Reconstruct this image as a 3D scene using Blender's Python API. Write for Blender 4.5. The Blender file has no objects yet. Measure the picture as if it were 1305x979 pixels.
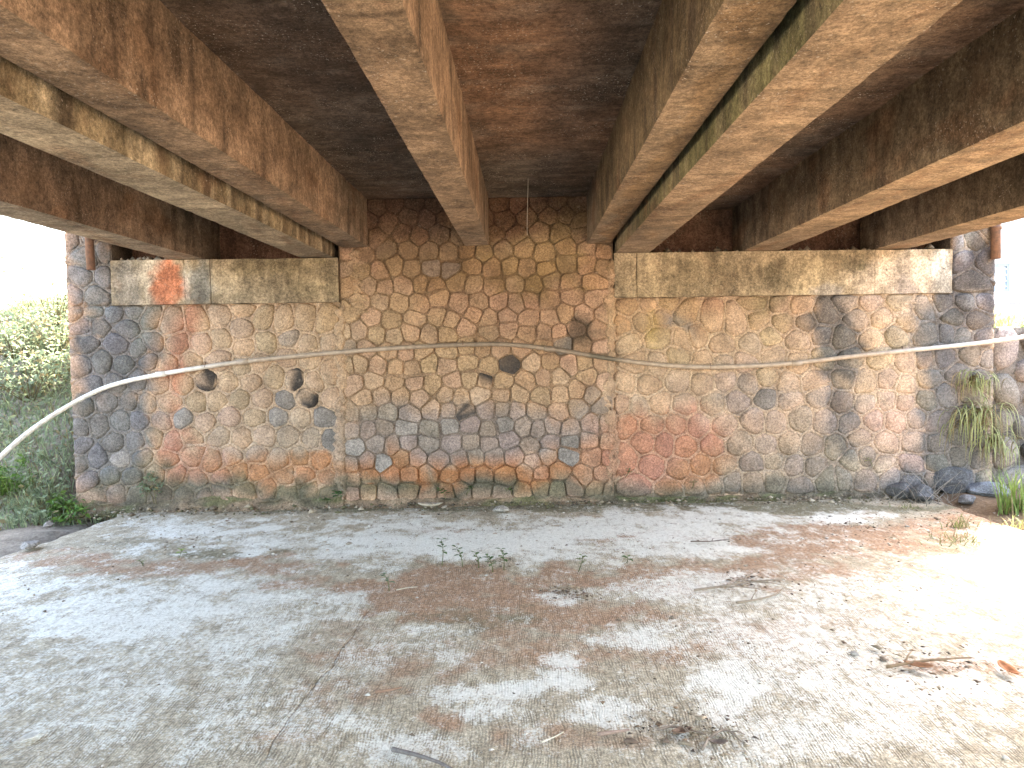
import bpy, bmesh, math, random
import numpy as np
from mathutils import Matrix, Vector

random.seed(7)
rng = np.random.default_rng(11)
SC = bpy.context.scene
COL = SC.collection

# ------------------------------------------------------------------ camera
F_PX, W0, H0 = 905.0, 1305.0, 979.0
CAM_POS = Vector((0.0, 0.0, 1.5))
YAW, PITCH, ROLL = math.radians(1.23), math.radians(2.6), math.radians(-0.92)
cam_data = bpy.data.cameras.new('camera')
cam = bpy.data.objects.new('camera', cam_data)
COL.objects.link(cam)
CAM_R = (Matrix.Rotation(YAW, 3, 'Z') @ Matrix.Rotation(math.pi / 2 - PITCH, 3, 'X') @ Matrix.Rotation(ROLL, 3, 'Z'))
cam.matrix_world = Matrix.Translation(CAM_POS) @ CAM_R.to_4x4()
cam_data.sensor_width = 36.0
cam_data.lens = 36.0 * F_PX / W0
cam_data.clip_start = 0.05
cam_data.clip_end = 3000.0
SC.camera = cam

# ------------------------------------------------------------------ sky, sun, exposure
SUN_DIR = Vector((1.0, 1.38, 2.0)).normalized()
SUN_EL = math.asin(SUN_DIR.z)
SUN_AZ = math.atan2(SUN_DIR.x, SUN_DIR.y)
world = bpy.data.worlds.new('World')
SC.world = world
world.use_nodes = True
wt = world.node_tree
wt.nodes.clear()
w_out = wt.nodes.new('ShaderNodeOutputWorld')
w_bg = wt.nodes.new('ShaderNodeBackground')
w_sky = wt.nodes.new('ShaderNodeTexSky')
w_sky.sky_type = 'NISHITA'
w_sky.sun_disc = False
w_sky.sun_elevation = SUN_EL
w_sky.sun_rotation = SUN_AZ
w_sky.air_density = 1.0
w_sky.dust_density = 3.0
w_sky.ozone_density = 1.0
w_bg.inputs['Strength'].default_value = 0.15
wt.links.new(w_sky.outputs[0], w_bg.inputs['Color'])
wt.links.new(w_bg.outputs[0], w_out.inputs['Surface'])

sun_data = bpy.data.lights.new('sun', 'SUN')
sun_data.energy = 3.6
sun_data.angle = math.radians(0.53)
sun_data.color = (1.0, 0.97, 0.93)
sun = bpy.data.objects.new('sun', sun_data)
COL.objects.link(sun)
sun.location = (20, 20, 20)
sun.rotation_euler = (-SUN_DIR).to_track_quat('-Z', 'Y').to_euler()

SC.view_settings.view_transform = 'Standard'
SC.view_settings.look = 'None'
SC.view_settings.gamma = 1.0
SC.view_settings.use_curve_mapping = False
SC.view_settings.use_white_balance = True          # the phone's white balance under the deck
SC.view_settings.white_balance_temperature = 7600
SC.view_settings.exposure = 4.05
SC.render.engine = 'CYCLES'
SC.cycles.use_denoising = True
SC.cycles.denoising_prefilter = 'ACCURATE'
SC.cycles.max_bounces = 10
SC.cycles.diffuse_bounces = 7
SC.cycles.caustics_reflective = False
SC.cycles.caustics_refractive = False
SC.cycles.sample_clamp_indirect = 8.0

# ------------------------------------------------------------------ maths helpers
_T = [np.random.default_rng(100 + i).random((256, 256)) for i in range(8)]


def vnoise(x, y, s=0):
    t = _T[s % 8]
    x = np.asarray(x, float); y = np.asarray(y, float)
    xi = np.floor(x).astype(int); yi = np.floor(y).astype(int)
    fx = x - xi; fy = y - yi
    fx = fx * fx * (3 - 2 * fx); fy = fy * fy * (3 - 2 * fy)
    a = t[xi & 255, yi & 255]; b = t[(xi + 1) & 255, yi & 255]
    c = t[xi & 255, (yi + 1) & 255]; d = t[(xi + 1) & 255, (yi + 1) & 255]
    return (a * (1 - fx) + b * fx) * (1 - fy) + (c * (1 - fx) + d * fx) * fy


def fbm(x, y, s=0, o=4):
    r = 0; a = 0.5; n = 0
    x = np.asarray(x, float); y = np.asarray(y, float)
    for i in range(o):
        r = r + a * vnoise(x * 2 ** i + 17.3 * i, y * 2 ** i + 9.1 * i, s + i); n += a; a *= 0.5
    return r / n


def sstep(a, b, x):
    t = np.clip((x - a) / (b - a), 0, 1)
    return t * t * (3 - 2 * t)


RT = np.array(CAM_R.transposed())
CP = np.array(CAM_POS)


def project(P):
    """world points -> photograph pixels, for laying stains and things out"""
    q = (np.asarray(P, float) - CP) @ RT.T
    z = np.maximum(-q[..., 2], 0.05)
    return W0 / 2 + F_PX * q[..., 0] / z, H0 / 2 - F_PX * q[..., 1] / z


def ray(px, py):
    d = CAM_R @ Vector(((px - W0 / 2) / F_PX, -(py - H0 / 2) / F_PX, -1.0))
    return d


def on_floor(px, py, z=0.0):
    d = ray(px, py)
    return CAM_POS + d * ((z - CAM_POS.z) / d.z)


WALL_D, WALL_A = 6.93, math.radians(2.0)
WALL_M = Matrix.Translation((0, WALL_D, 0)) @ Matrix.Rotation(WALL_A, 4, 'Z')


def on_wall(px, py, off=0.0):
    """point on the plane 'off' metres in front of the wall face (world)"""
    n = Vector((math.sin(WALL_A), -math.cos(WALL_A), 0))
    p0 = Vector((0, WALL_D, 0)) + n * off
    d = ray(px, py)
    return CAM_POS + d * ((p0 - CAM_POS).dot(n) / d.dot(n))


def wall_uz(px, py, off=0.0):
    p = WALL_M.inverted() @ on_wall(px, py, off)
    return p.x, p.z


def at_depth(px, py, Y):
    d = ray(px, py)
    return CAM_POS + d * (Y / d.y)


# ------------------------------------------------------------------ node helpers
class NT:
    def __init__(self, name):
        self.m = bpy.data.materials.new(name)
        self.m.use_nodes = True
        self.t = self.m.node_tree
        self.t.nodes.clear()
        self.out = self.t.nodes.new('ShaderNodeOutputMaterial')
        self.b = self.t.nodes.new('ShaderNodeBsdfPrincipled')
        self.t.links.new(self.b.outputs[0], self.out.inputs['Surface'])
        self._geo = None

    def n(self, kind, **kw):
        x = self.t.nodes.new(kind)
        for k, v in kw.items():
            setattr(x, k, v)
        return x

    def set(self, sock, v):
        if hasattr(v, 'is_output'):
            self.t.links.new(v, sock)
        elif v is not None:
            sock.default_value = v

    def pos(self):
        if self._geo is None:
            self._geo = self.n('ShaderNodeNewGeometry')
        return self._geo.outputs['Position']

    def mapped(self, scale=(1, 1, 1), rot=(0, 0, 0), src=None):
        m = self.n('ShaderNodeMapping')
        self.set(m.inputs['Vector'], src or self.pos())
        m.inputs['Scale'].default_value = scale
        m.inputs['Rotation'].default_value = rot
        return m.outputs[0]

    def noise(self, scale, detail=4.0, rough=0.55, vec=None, dist=0.0):
        x = self.n('ShaderNodeTexNoise')
        self.set(x.inputs['Vector'], vec or self.pos())
        x.inputs['Scale'].default_value = scale
        x.inputs['Detail'].default_value = detail
        x.inputs['Roughness'].default_value = rough
        x.inputs['Distortion'].default_value = dist
        return x.outputs['Fac']

    def voro(self, scale, vec=None, feature='F1'):
        x = self.n('ShaderNodeTexVoronoi', feature=feature)
        self.set(x.inputs['Vector'], vec or self.pos())
        x.inputs['Scale'].default_value = scale
        return x.outputs['Distance']

    def math(self, op, a, b=None, c=None, clamp=False):
        x = self.n('ShaderNodeMath', operation=op, use_clamp=clamp)
        self.set(x.inputs[0], a)
        if b is not None: self.set(x.inputs[1], b)
        if c is not None: self.set(x.inputs[2], c)
        return x.outputs[0]

    def remap(self, v, a, b, c=0.0, d=1.0):
        x = self.n('ShaderNodeMapRange', interpolation_type='SMOOTHSTEP')
        self.set(x.inputs[0], v)
        for i, k in enumerate((a, b, c, d)):
            x.inputs[i + 1].default_value = k
        return x.outputs[0]

    def mix(self, f, a, b, kind='MIX'):
        x = self.n('ShaderNodeMix', data_type='RGBA', blend_type=kind)
        self.set(x.inputs['Factor'], f)
        sa, sb = [s for s in x.inputs if s.type == 'RGBA'][:2]
        for s, v in ((sa, a), (sb, b)):
            if isinstance(v, tuple) and len(v) == 3: v = v + (1.0,)
            self.set(s, v)
        return [o for o in x.outputs if o.type == 'RGBA'][0]

    def gray(self, v):
        x = self.n('ShaderNodeCombineColor')
        for i in range(3): self.set(x.inputs[i], v)
        return x.outputs[0]

    def attr(self, name='Col'):
        return self.n('ShaderNodeAttribute', attribute_name=name).outputs['Color']

    def sep(self, c):
        x = self.n('ShaderNodeSeparateColor')
        self.set(x.inputs[0], c)
        return x.outputs

    def bump(self, h, strength=0.5, dist=0.01, prev=None):
        x = self.n('ShaderNodeBump')
        x.inputs['Strength'].default_value = strength
        x.inputs['Distance'].default_value = dist
        self.set(x.inputs['Height'], h)
        if prev is not None: self.set(x.inputs['Normal'], prev)
        return x.outputs[0]

    def done(self, color, rough=0.9, normal=None, spec=0.25):
        if isinstance(color, tuple) and len(color) == 3: color = color + (1.0,)
        self.set(self.b.inputs['Base Color'], color)
        self.set(self.b.inputs['Roughness'], rough)
        self.b.inputs['Specular IOR Level'].default_value = spec
        if normal is not None: self.set(self.b.inputs['Normal'], normal)
        return self.m


def mat_masonry(name, bump=0.5, speck=0.35):
    k = NT(name)
    c = k.attr()
    blot = k.noise(7, 5, 0.6)
    fine = k.noise(55, 6, 0.7)
    grit = k.noise(220, 3, 0.7)
    f = k.math('MULTIPLY', k.remap(blot, 0.32, 0.68, 0.80, 1.18), k.remap(fine, 0.36, 0.64, 0.68, 1.30))
    f = k.math('MULTIPLY', f, k.remap(grit, 0.37, 0.63, 0.74, 1.26))
    c = k.mix(1.0, c, k.gray(f), 'MULTIPLY')
    li = k.math('MULTIPLY', k.remap(k.noise(26, 7, 0.75), 0.56, 0.7), speck)
    c = k.mix(li, c, (0.52, 0.45, 0.36))
    dk = k.math('MULTIPLY', k.remap(k.noise(17, 6, 0.7, vec=k.mapped((1, 1, 0.55))), 0.60, 0.72), 0.28)
    c = k.mix(dk, c, (0.07, 0.055, 0.045))
    n1 = k.bump(fine, bump, 0.012)
    n2 = k.bump(grit, bump, 0.004, n1)
    return k.done(c, 0.92, n2, 0.2)


def mat_concrete(name, streak=(0.9, 2.0, 0.9), speck=0.35, sk=0.4, board=0.18):
    """aged cast concrete: mottled, pitted, with faint board marks and mould"""
    k = NT(name)
    c = k.attr()
    st = k.noise(2.6, 7, 0.7, vec=k.mapped(streak), dist=0.6)
    st2 = k.noise(11, 5, 0.65, vec=k.mapped(streak), dist=0.3)
    blot = k.noise(1.9, 8, 0.68)
    blot2 = k.noise(8.5, 7, 0.7, dist=0.4)
    fine = k.noise(48, 6, 0.75)
    grit = k.noise(170, 3, 0.7)
    f = k.math('MULTIPLY', k.remap(st, 0.3, 0.7, 1 - 0.5 * sk, 1 + 0.42 * sk), k.remap(fine, 0.36, 0.64, 0.66, 1.32))
    f = k.math('MULTIPLY', f, k.remap(st2, 0.32, 0.68, 1 - 0.6 * board, 1 + 0.5 * board))
    f = k.math('MULTIPLY', f, k.remap(blot, 0.28, 0.72, 0.62, 1.3))
    f = k.math('MULTIPLY', f, k.remap(blot2, 0.36, 0.64, 0.74, 1.24))
    f = k.math('MULTIPLY', f, k.remap(grit, 0.37, 0.63, 0.78, 1.22))
    c = k.mix(1.0, c, k.gray(f), 'MULTIPLY')
    rust = k.math('MULTIPLY', k.remap(k.noise(3.7, 7, 0.7), 0.53, 0.7), 0.3)
    c = k.mix(rust, c, (0.23, 0.14, 0.085))
    mould = k.math('MULTIPLY', k.remap(k.noise(1.35, 9, 0.72, dist=0.5), 0.55, 0.70), 0.55)
    c = k.mix(mould, c, (0.07, 0.06, 0.045))
    sp = k.math('MULTIPLY', k.remap(k.noise(80, 4, 0.6), 0.60, 0.69), k.math('MULTIPLY', k.remap(k.noise(4.5, 4), 0.42, 0.6), speck * 2))
    c = k.mix(sp, c, (0.6, 0.53, 0.45))
    hole = k.math('MULTIPLY', k.remap(k.noise(22, 6, 0.75, vec=k.mapped((0.8, 1.6, 1))), 0.615, 0.67), 0.8)
    c = k.mix(hole, c, (0.05, 0.04, 0.032))
    n1 = k.bump(blot2, 0.35, 0.02)
    n2 = k.bump(fine, 0.55, 0.007, n1)
    n3 = k.bump(hole, -0.6, 0.006, n2)
    return k.done(c, 0.9, n3, 0.2)


def mat_floor():
    k = NT('tined_concrete')
    m = k.sep(k.attr())            # R pale dust and painted side light, G red-brown silt, B moss and damp
    warp = k.noise(1.6, 3, 0.5)
    x = k.n('ShaderNodeSeparateXYZ'); k.set(x.inputs[0], k.pos())
    xx = k.math('ADD', x.outputs[0], k.math('MULTIPLY', k.noise(3.2, 5), 0.09))
    gr = k.math('SINE', k.math('MULTIPLY', xx, 2 * math.pi / 0.0125))
    gr = k.math('MULTIPLY_ADD', gr, 0.5, 0.5)
    brk = k.remap(k.noise(9, 5, 0.65, vec=k.mapped((4.0, 0.8, 1))), 0.38, 0.62)
    gro = k.math('MULTIPLY', gr, brk)
    fine = k.noise(60, 6, 0.72)
    mid = k.noise(9, 6, 0.65)
    grit = k.noise(190, 3, 0.7)
    c = k.mix(k.remap(mid, 0.36, 0.64), (0.33, 0.275, 0.195), (0.48, 0.415, 0.31))
    r = k.math('ADD', m[1], k.math('MULTIPLY', k.math('SUBTRACT', k.noise(5, 6, 0.7), 0.5), 1.1))
    c = k.mix(k.math('MULTIPLY', k.remap(r, 0.25, 0.75), 0.82), c, (0.35, 0.20, 0.12))
    g = k.math('ADD', m[2], k.math('MULTIPLY', k.math('SUBTRACT', k.noise(8, 6, 0.7), 0.5), 1.2))
    c = k.mix(k.math('MULTIPLY', k.remap(g, 0.3, 0.85), 0.75), c, (0.13, 0.12, 0.065))
    c = k.mix(1.0, c, k.gray(k.math('MULTIPLY', k.remap(fine, 0.36, 0.64, 0.66, 1.3), k.remap(grit, 0.37, 0.63, 0.76, 1.24))), 'MULTIPLY')
    c = k.mix(k.math('MULTIPLY', gro, 0.55), c, (0.10, 0.08, 0.055))
    def nz(sc, amp, v=None, d=6):
        return k.math('MULTIPLY', k.math('SUBTRACT', k.noise(sc, d, 0.75, vec=v), 0.5), amp)
    wv = k.math('ADD', m[0], nz(4, 1.3))
    wv = k.math('ADD', wv, nz(20, 2.3, k.mapped((1, 0.7, 1)), 8))
    wv = k.math('ADD', wv, nz(75, 2.6))
    wv = k.math('ADD', wv, nz(210, 1.6, None, 3))
    wv = k.math('ADD', wv, k.math('MULTIPLY', k.math('SUBTRACT', 0.5, gro), 0.30))
    c = k.mix(k.math('MULTIPLY', k.remap(wv, 0.20, 1.0), 0.95), c, k.mix(k.remap(fine, 0.3, 0.7), (0.58, 0.565, 0.50), (0.80, 0.79, 0.73)))
    h = k.math('MULTIPLY', gro, -1.0)
    n1 = k.bump(h, 0.5, 0.004)
    n2 = k.bump(fine, 0.5, 0.006, n1)
    return k.done(c, 0.85, n2, 0.25)


def mat_soil(name, a, b):
    k = NT(name)
    c = k.mix(k.remap(k.noise(3, 8, 0.7), 0.3, 0.7), a, b)
    fine = k.noise(45, 6, 0.75)
    c = k.mix(1.0, c, k.gray(k.remap(fine, 0.2, 0.8, 0.6, 1.35)), 'MULTIPLY')
    n1 = k.bump(k.noise(14, 6, 0.7), 0.8, 0.05)
    n2 = k.bump(fine, 0.7, 0.015, n1)
    return k.done(c, 0.95, n2, 0.15)


def mat_leaf(name, transl=0.35):
    k = NT(name)
    c = k.attr()
    c = k.mix(1.0, c, k.gray(k.remap(k.noise(18, 3), 0.25, 0.75, 0.7, 1.3)), 'MULTIPLY')
    k.done(c, 0.55, None, 0.35)
    tr = k.n('ShaderNodeBsdfTranslucent')
    k.set(tr.inputs['Color'], c)
    mx = k.n('ShaderNodeMixShader')
    mx.inputs[0].default_value = transl
    k.t.links.new(k.b.outputs[0], mx.inputs[1])
    k.t.links.new(tr.outputs[0], mx.inputs[2])
    k.t.links.new(mx.outputs[0], k.out.inputs['Surface'])
    return k.m


def mat_simple(name, a, b=None, scale=30, rough=0.7, bump=0.3, dist=0.004, spec=0.3):
    k = NT(name)
    n = k.noise(scale, 6, 0.7)
    b = b or tuple(v * 0.7 for v in a)
    c = k.mix(k.remap(n, 0.3, 0.7), a, b)
    return k.done(c, rough, k.bump(n, bump, dist), spec)


def mat_attr(name, rough=0.8, scale=40, spec=0.3):
    k = NT(name)
    n = k.noise(scale, 6, 0.7)
    c = k.mix(1.0, k.attr(), k.gray(k.remap(n, 0.25, 0.75, 0.72, 1.25)), 'MULTIPLY')
    return k.done(c, rough, k.bump(n, 0.3, 0.003), spec)


M = {}
M['stone'] = mat_masonry('weathered_andesite', 0.55, 0.28)
M['mortar'] = mat_masonry('stained_mortar', 0.7, 0.35)
M['concrete'] = mat_concrete('cast_concrete')
M['soffit'] = mat_concrete('deck_soffit_concrete', (0.8, 2.8, 0.9), 0.5, 0.45, 0.25)
M['cap'] = mat_concrete('cap_concrete', (3.0, 3.0, 0.6), 0.25, 0.6, 0.15)
M['floor'] = mat_floor()
M['soil'] = mat_soil('grey_brown_soil', (0.33, 0.29, 0.24), (0.19, 0.16, 0.13))
M['soil_red'] = mat_soil('red_brown_soil', (0.24, 0.165, 0.11), (0.13, 0.085, 0.055))
M['leaf'] = mat_leaf('leaf', 0.45)
M['dry'] = mat_attr('dry_leaf_and_twig', 0.85)
M['pvc'] = mat_attr('weathered_plastic_pipe', 0.5, 18, 0.4)
M['rust'] = mat_simple('rusted_pipe', (0.22, 0.12, 0.08), (0.11, 0.07, 0.055), 25, 0.8, 0.5)
M['render_white'] = mat_simple('white_render', (0.80, 0.80, 0.79), (0.74, 0.74, 0.73), 3, 0.85, 0.1)
M['frame'] = mat_simple('grey_blue_frame', (0.33, 0.38, 0.42), (0.27, 0.31, 0.35), 6, 0.6, 0.1)
M['glass'] = mat_simple('window_glass', (0.55, 0.58, 0.60), (0.45, 0.48, 0.50), 2, 0.08, 0.0, 0.001, 0.6)
M['roof'] = mat_simple('roof_tile', (0.35, 0.16, 0.10), (0.25, 0.12, 0.08), 6, 0.85)
M['rock'] = mat_masonry('dark_rock', 0.8, 0.15)
M['thread'] = mat_simple('pale_root', (0.5, 0.46, 0.40), None, 60, 0.8)

# ------------------------------------------------------------------ object helpers


def link(name, mesh, mat=None, parent=None):
    o = bpy.data.objects.new(name, mesh)
    COL.objects.link(o)
    if mat is not None: mesh.materials.append(mat)
    if parent is not None: o.parent = parent
    return o


def tag(o, label, cat=None, group=None, kind=None):
    if label: o['label'] = label
    if cat: o['category'] = cat
    if group: o['group'] = group
    if kind: o['kind'] = kind
    return o


def empty(name, loc=(0, 0, 0), rz=0.0):
    o = bpy.data.objects.new(name, None)
    COL.objects.link(o)
    o.location = loc
    o.rotation_euler = (0, 0, rz)
    o.empty_display_size = 0.2
    return o


def mesh_np(name, V, F, C=None, smooth=True):
    """V (n,3); F list of faces or (m,k) array; C (n,3) colour per vertex"""
    V = np.asarray(V, np.float32)
    me = bpy.data.meshes.new(name)
    if isinstance(F, np.ndarray):
        m, k = F.shape
        me.vertices.add(len(V)); me.vertices.foreach_set('co', V.ravel())
        me.loops.add(m * k); me.loops.foreach_set('vertex_index', F.astype(np.int32).ravel())
        me.polygons.add(m)
        me.polygons.foreach_set('loop_start', np.arange(0, m * k, k, dtype=np.int32))
        me.polygons.foreach_set('loop_total', np.full(m, k, np.int32))
        me.update(calc_edges=True)
    else:
        me.from_pydata([tuple(v) for v in V.tolist()], [], F)
    if smooth:
        me.polygons.foreach_set('use_smooth', np.ones(len(me.polygons), bool))
    if C is not None:
        a = me.attributes.new('Col', 'FLOAT_COLOR', 'POINT')
        C4 = np.ones((len(V), 4), np.float32); C4[:, :3] = C
        a.data.foreach_set('color', C4.ravel())
    me.update()
    return me


def grid_faces(nu, nv, flip=False):
    i = np.arange(nu - 1)[:, None] * nv + np.arange(nv - 1)[None, :]
    i = i.ravel()
    f = np.stack([i, i + nv, i + nv + 1, i + 1], 1)
    return f[:, ::-1].copy() if flip else f


class MB:
    """collects vertices, faces, colours"""
    def __init__(s):
        s.v = []; s.f = []; s.c = []; s.n = 0

    def add(s, V, F, C):
        V = np.asarray(V, float).reshape(-1, 3)
        s.v.append(V)
        C = np.asarray(C, float)
        s.c.append(np.broadcast_to(C, V.shape) if C.ndim == 1 else C)
        for f in (F.tolist() if isinstance(F, np.ndarray) else F):
            s.f.append([i + s.n for i in f])
        s.n += len(V)

    def box(s, lo, hi, C):
        (a, b, c), (d, e, f) = lo, hi
        V = [(a, b, c), (d, b, c), (d, e, c), (a, e, c), (a, b, f), (d, b, f), (d, e, f), (a, e, f)]
        s.add(V, [[3, 2, 1, 0], [4, 5, 6, 7], [0, 1, 5, 4], [1, 2, 6, 5], [2, 3, 7, 6], [3, 0, 4, 7]], C)

    def mesh(s, name, smooth=True):
        return mesh_np(name, np.concatenate(s.v), s.f, np.concatenate(s.c), smooth)


def tube_into(mb, pts, rad, col, seg=8):
    pts = np.asarray(pts, float); n = len(pts)
    rad = np.broadcast_to(np.asarray(rad, float), (n,))
    t = np.gradient(pts, axis=0)
    t /= np.linalg.norm(t, axis=1)[:, None] + 1e-9
    up = np.where(np.abs(t[:, 2:3]) > 0.9, np.array([[1.0, 0, 0]]), np.array([[0, 0, 1.0]]))
    a = np.cross(t, up); a /= np.linalg.norm(a, axis=1)[:, None] + 1e-9
    b = np.cross(a, t)
    th = np.linspace(0, 2 * math.pi, seg, endpoint=False)
    V = pts[:, None, :] + rad[:, None, None] * (a[:, None, :] * np.cos(th)[None, :, None] + b[:, None, :] * np.sin(th)[None, :, None])
    F = []
    for i in range(n - 1):
        for j in range(seg):
            F.append([i * seg + j, i * seg + (j + 1) % seg, (i + 1) * seg + (j + 1) % seg, (i + 1) * seg + j])
    F.append(list(range(seg))[::-1]); F.append([(n - 1) * seg + j for j in range(seg)])
    C = np.asarray(col, float)
    if C.ndim == 2: C = np.repeat(C, seg, axis=0)
    mb.add(V.reshape(-1, 3), F, C)


def spline(pts, n):
    p = np.asarray(pts, float)
    p = np.vstack([2 * p[0] - p[1], p, 2 * p[-1] - p[-2]])
    k = len(p) - 3
    out = []
    for s in np.linspace(0, k - 1e-6, n):
        i = int(s); t = s - i
        a, b, c, d = p[i:i + 4]
        out.append(0.5 * (2 * b + (c - a) * t + (2 * a - 5 * b + 4 * c - d) * t * t + (3 * b - a - 3 * c + d) * t ** 3))
    return np.array(out)


# ------------------------------------------------------------------ colour layout of the masonry
GREY = np.array((0.150, 0.150, 0.155)); TAN = np.array((0.42, 0.276, 0.19))


def blobs(px, py, base, lst, seed=0, warp=26.0):
    """lay soft, ragged-edged patches (photo pixels) over a base colour"""
    wx = (fbm(px / 34.0, py / 34.0, seed) - 0.5) * warp * 2
    wy = (fbm(px / 34.0 + 40, py / 34.0 + 11, seed + 3) - 0.5) * warp * 2
    rag = (fbm(px / 9.0, py / 9.0, seed + 5) - 0.5) * 0.9
    c = base.copy()
    for (cx, cy, rx, ry, col, st) in lst:
        d = np.sqrt(((px + wx - cx) / rx) ** 2 + ((py + wy - cy) / ry) ** 2) + rag
        m = (1 - sstep(0.62, 1.25, d)) * st
        c = c * (1 - m[:, None]) + np.array(col)[None, :] * m[:, None]
    return c


OR = (0.42, 0.205, 0.105); RD = (0.42, 0.195, 0.13); PALE = (0.50, 0.385, 0.28); SOOT = (0.045, 0.04, 0.038)
WALL_STAINS_SHADE = [
    (610, 300, 190, 60, (0.20, 0.13, 0.075), 0.85), (560, 262, 160, 38, (0.14, 0.08, 0.055), 0.85),  # upper browns: staining, with the shade under the deck painted into them
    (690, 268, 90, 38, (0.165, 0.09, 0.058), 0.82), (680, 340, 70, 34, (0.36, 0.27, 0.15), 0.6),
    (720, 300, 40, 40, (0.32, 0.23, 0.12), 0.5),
    (600, 350, 170, 26, (0.30, 0.20, 0.11), 0.6), (560, 480, 200, 60, (0.45, 0.31, 0.20), 0.7),
    (470, 400, 90, 60, (0.42, 0.31, 0.20), 0.6), (850, 430, 80, 60, (0.50, 0.36, 0.23), 0.7),
    (900, 480, 160, 60, PALE, 0.6), (960, 420, 60, 50, (0.42, 0.33, 0.23), 0.6), (980, 520, 110, 70, (0.44, 0.33, 0.25), 0.6),
    (1130, 470, 60, 80, PALE, 0.75), (1140, 560, 50, 60, (0.50, 0.34, 0.27), 0.7), (1000, 590, 130, 40, (0.34, 0.265, 0.20), 0.7),
    (600, 550, 200, 34, (0.255, 0.225, 0.21), 0.75), (420, 560, 90, 40, (0.32, 0.25, 0.20), 0.6), (500, 535, 60, 20, (0.30, 0.25, 0.22), 0.5),
    (330, 520, 120, 70, (0.42, 0.32, 0.235), 0.6), (330, 430, 120, 60, PALE, 0.55),
    (480, 598, 290, 15, OR, 0.9), (300, 605, 100, 14, OR, 0.8), (620, 605, 160, 16, (0.40, 0.17, 0.075), 0.8), (740, 590, 60, 22, (0.40, 0.20, 0.12), 0.6),
    (850, 575, 76, 44, RD, 0.85), (800, 560, 36, 30, (0.42, 0.21, 0.13), 0.6), (890, 590, 40, 22, OR, 0.7),
    (234, 440, 15, 75, RD, 0.8), (226, 530, 16, 70, (0.46, 0.23, 0.16), 0.7), (245, 585, 36, 30, RD, 0.7), (160, 405, 9, 22, (0.40, 0.2, 0.11), 0.8),
    (148, 440, 50, 110, GREY, 0.95), (185, 400, 30, 40, (0.19, 0.20, 0.19), 0.85), (140, 560, 62, 70, (0.165, 0.162, 0.16), 0.95), (118, 350, 40, 60, (0.18, 0.185, 0.18), 0.9),
    (1062, 425, 32, 74, (0.135, 0.125, 0.12), 0.97), (1190, 400, 20, 40, (0.17, 0.17, 0.17), 0.8), (1068, 530, 28, 64, (0.16, 0.145, 0.135), 0.85), (1050, 600, 50, 30, (0.23, 0.20, 0.17), 0.6),
    (1208, 440, 42, 76, (0.14, 0.142, 0.145), 0.95), (1212, 560, 52, 76, (0.145, 0.142, 0.14), 0.92), (1245, 350, 44, 80, (0.10, 0.095, 0.095), 0.98), (1226, 312, 10, 26, (0.42, 0.41, 0.38), 0.6), (1250, 375, 8, 20, (0.35, 0.33, 0.32), 0.6),
    (1190, 610, 90, 20, (0.15, 0.15, 0.15), 0.8), (1240, 480, 30, 60, (0.24, 0.2, 0.175), 0.6),
    (745, 425, 22, 16, (0.10, 0.075, 0.055), 0.85), (725, 437, 18, 9, (0.10, 0.075, 0.055), 0.85), (815, 330, 9, 30, (0.14, 0.10, 0.07), 0.5),
    (980, 345, 22, 60, (0.20, 0.16, 0.09), 0.5), (845, 420, 14, 22, (0.40, 0.30, 0.10), 0.5), (972, 390, 16, 30, (0.20, 0.16, 0.10), 0.6),
    (880, 408, 16, 12, (0.22, 0.21, 0.2), 0.8), (960, 510, 44, 22, (0.24, 0.215, 0.2), 0.6),
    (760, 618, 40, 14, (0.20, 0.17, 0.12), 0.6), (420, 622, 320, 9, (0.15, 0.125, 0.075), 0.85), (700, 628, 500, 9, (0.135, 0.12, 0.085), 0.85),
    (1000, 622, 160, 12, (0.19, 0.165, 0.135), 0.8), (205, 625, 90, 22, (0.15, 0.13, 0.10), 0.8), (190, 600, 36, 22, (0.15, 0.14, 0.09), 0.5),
]


def wall_colour(P):
    px, py = project(P)
    base = np.repeat(TAN[None, :], len(px), 0)
    lo = sstep(930, 1150, px)[:, None]
    base = base * (1 - lo) + np.array((0.44, 0.34, 0.26)) * lo
    big = fbm(px / 60.0, py / 60.0, 2)
    base = base * (0.80 + 0.40 * big)[:, None]
    return blobs(px, py, base, WALL_STAINS_SHADE, 1) * 0.80


# ------------------------------------------------------------------ masonry builder
def clip(poly, nx, ny, d):
    """keep the side nx*x+ny*y <= d"""
    out = []
    m = len(poly)
    for i in range(m):
        a, b = poly[i], poly[(i + 1) % m]
        da = nx * a[0] + ny * a[1] - d; db = nx * b[0] + ny * b[1] - d
        if da <= 0: out.append(a)
        if (da < 0) != (db < 0) and da != db:
            t = da / (da - db)
            out.append((a[0] + (b[0] - a[0]) * t, a[1] + (b[1] - a[1]) * t))
    return out


SEEDS = []


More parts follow.
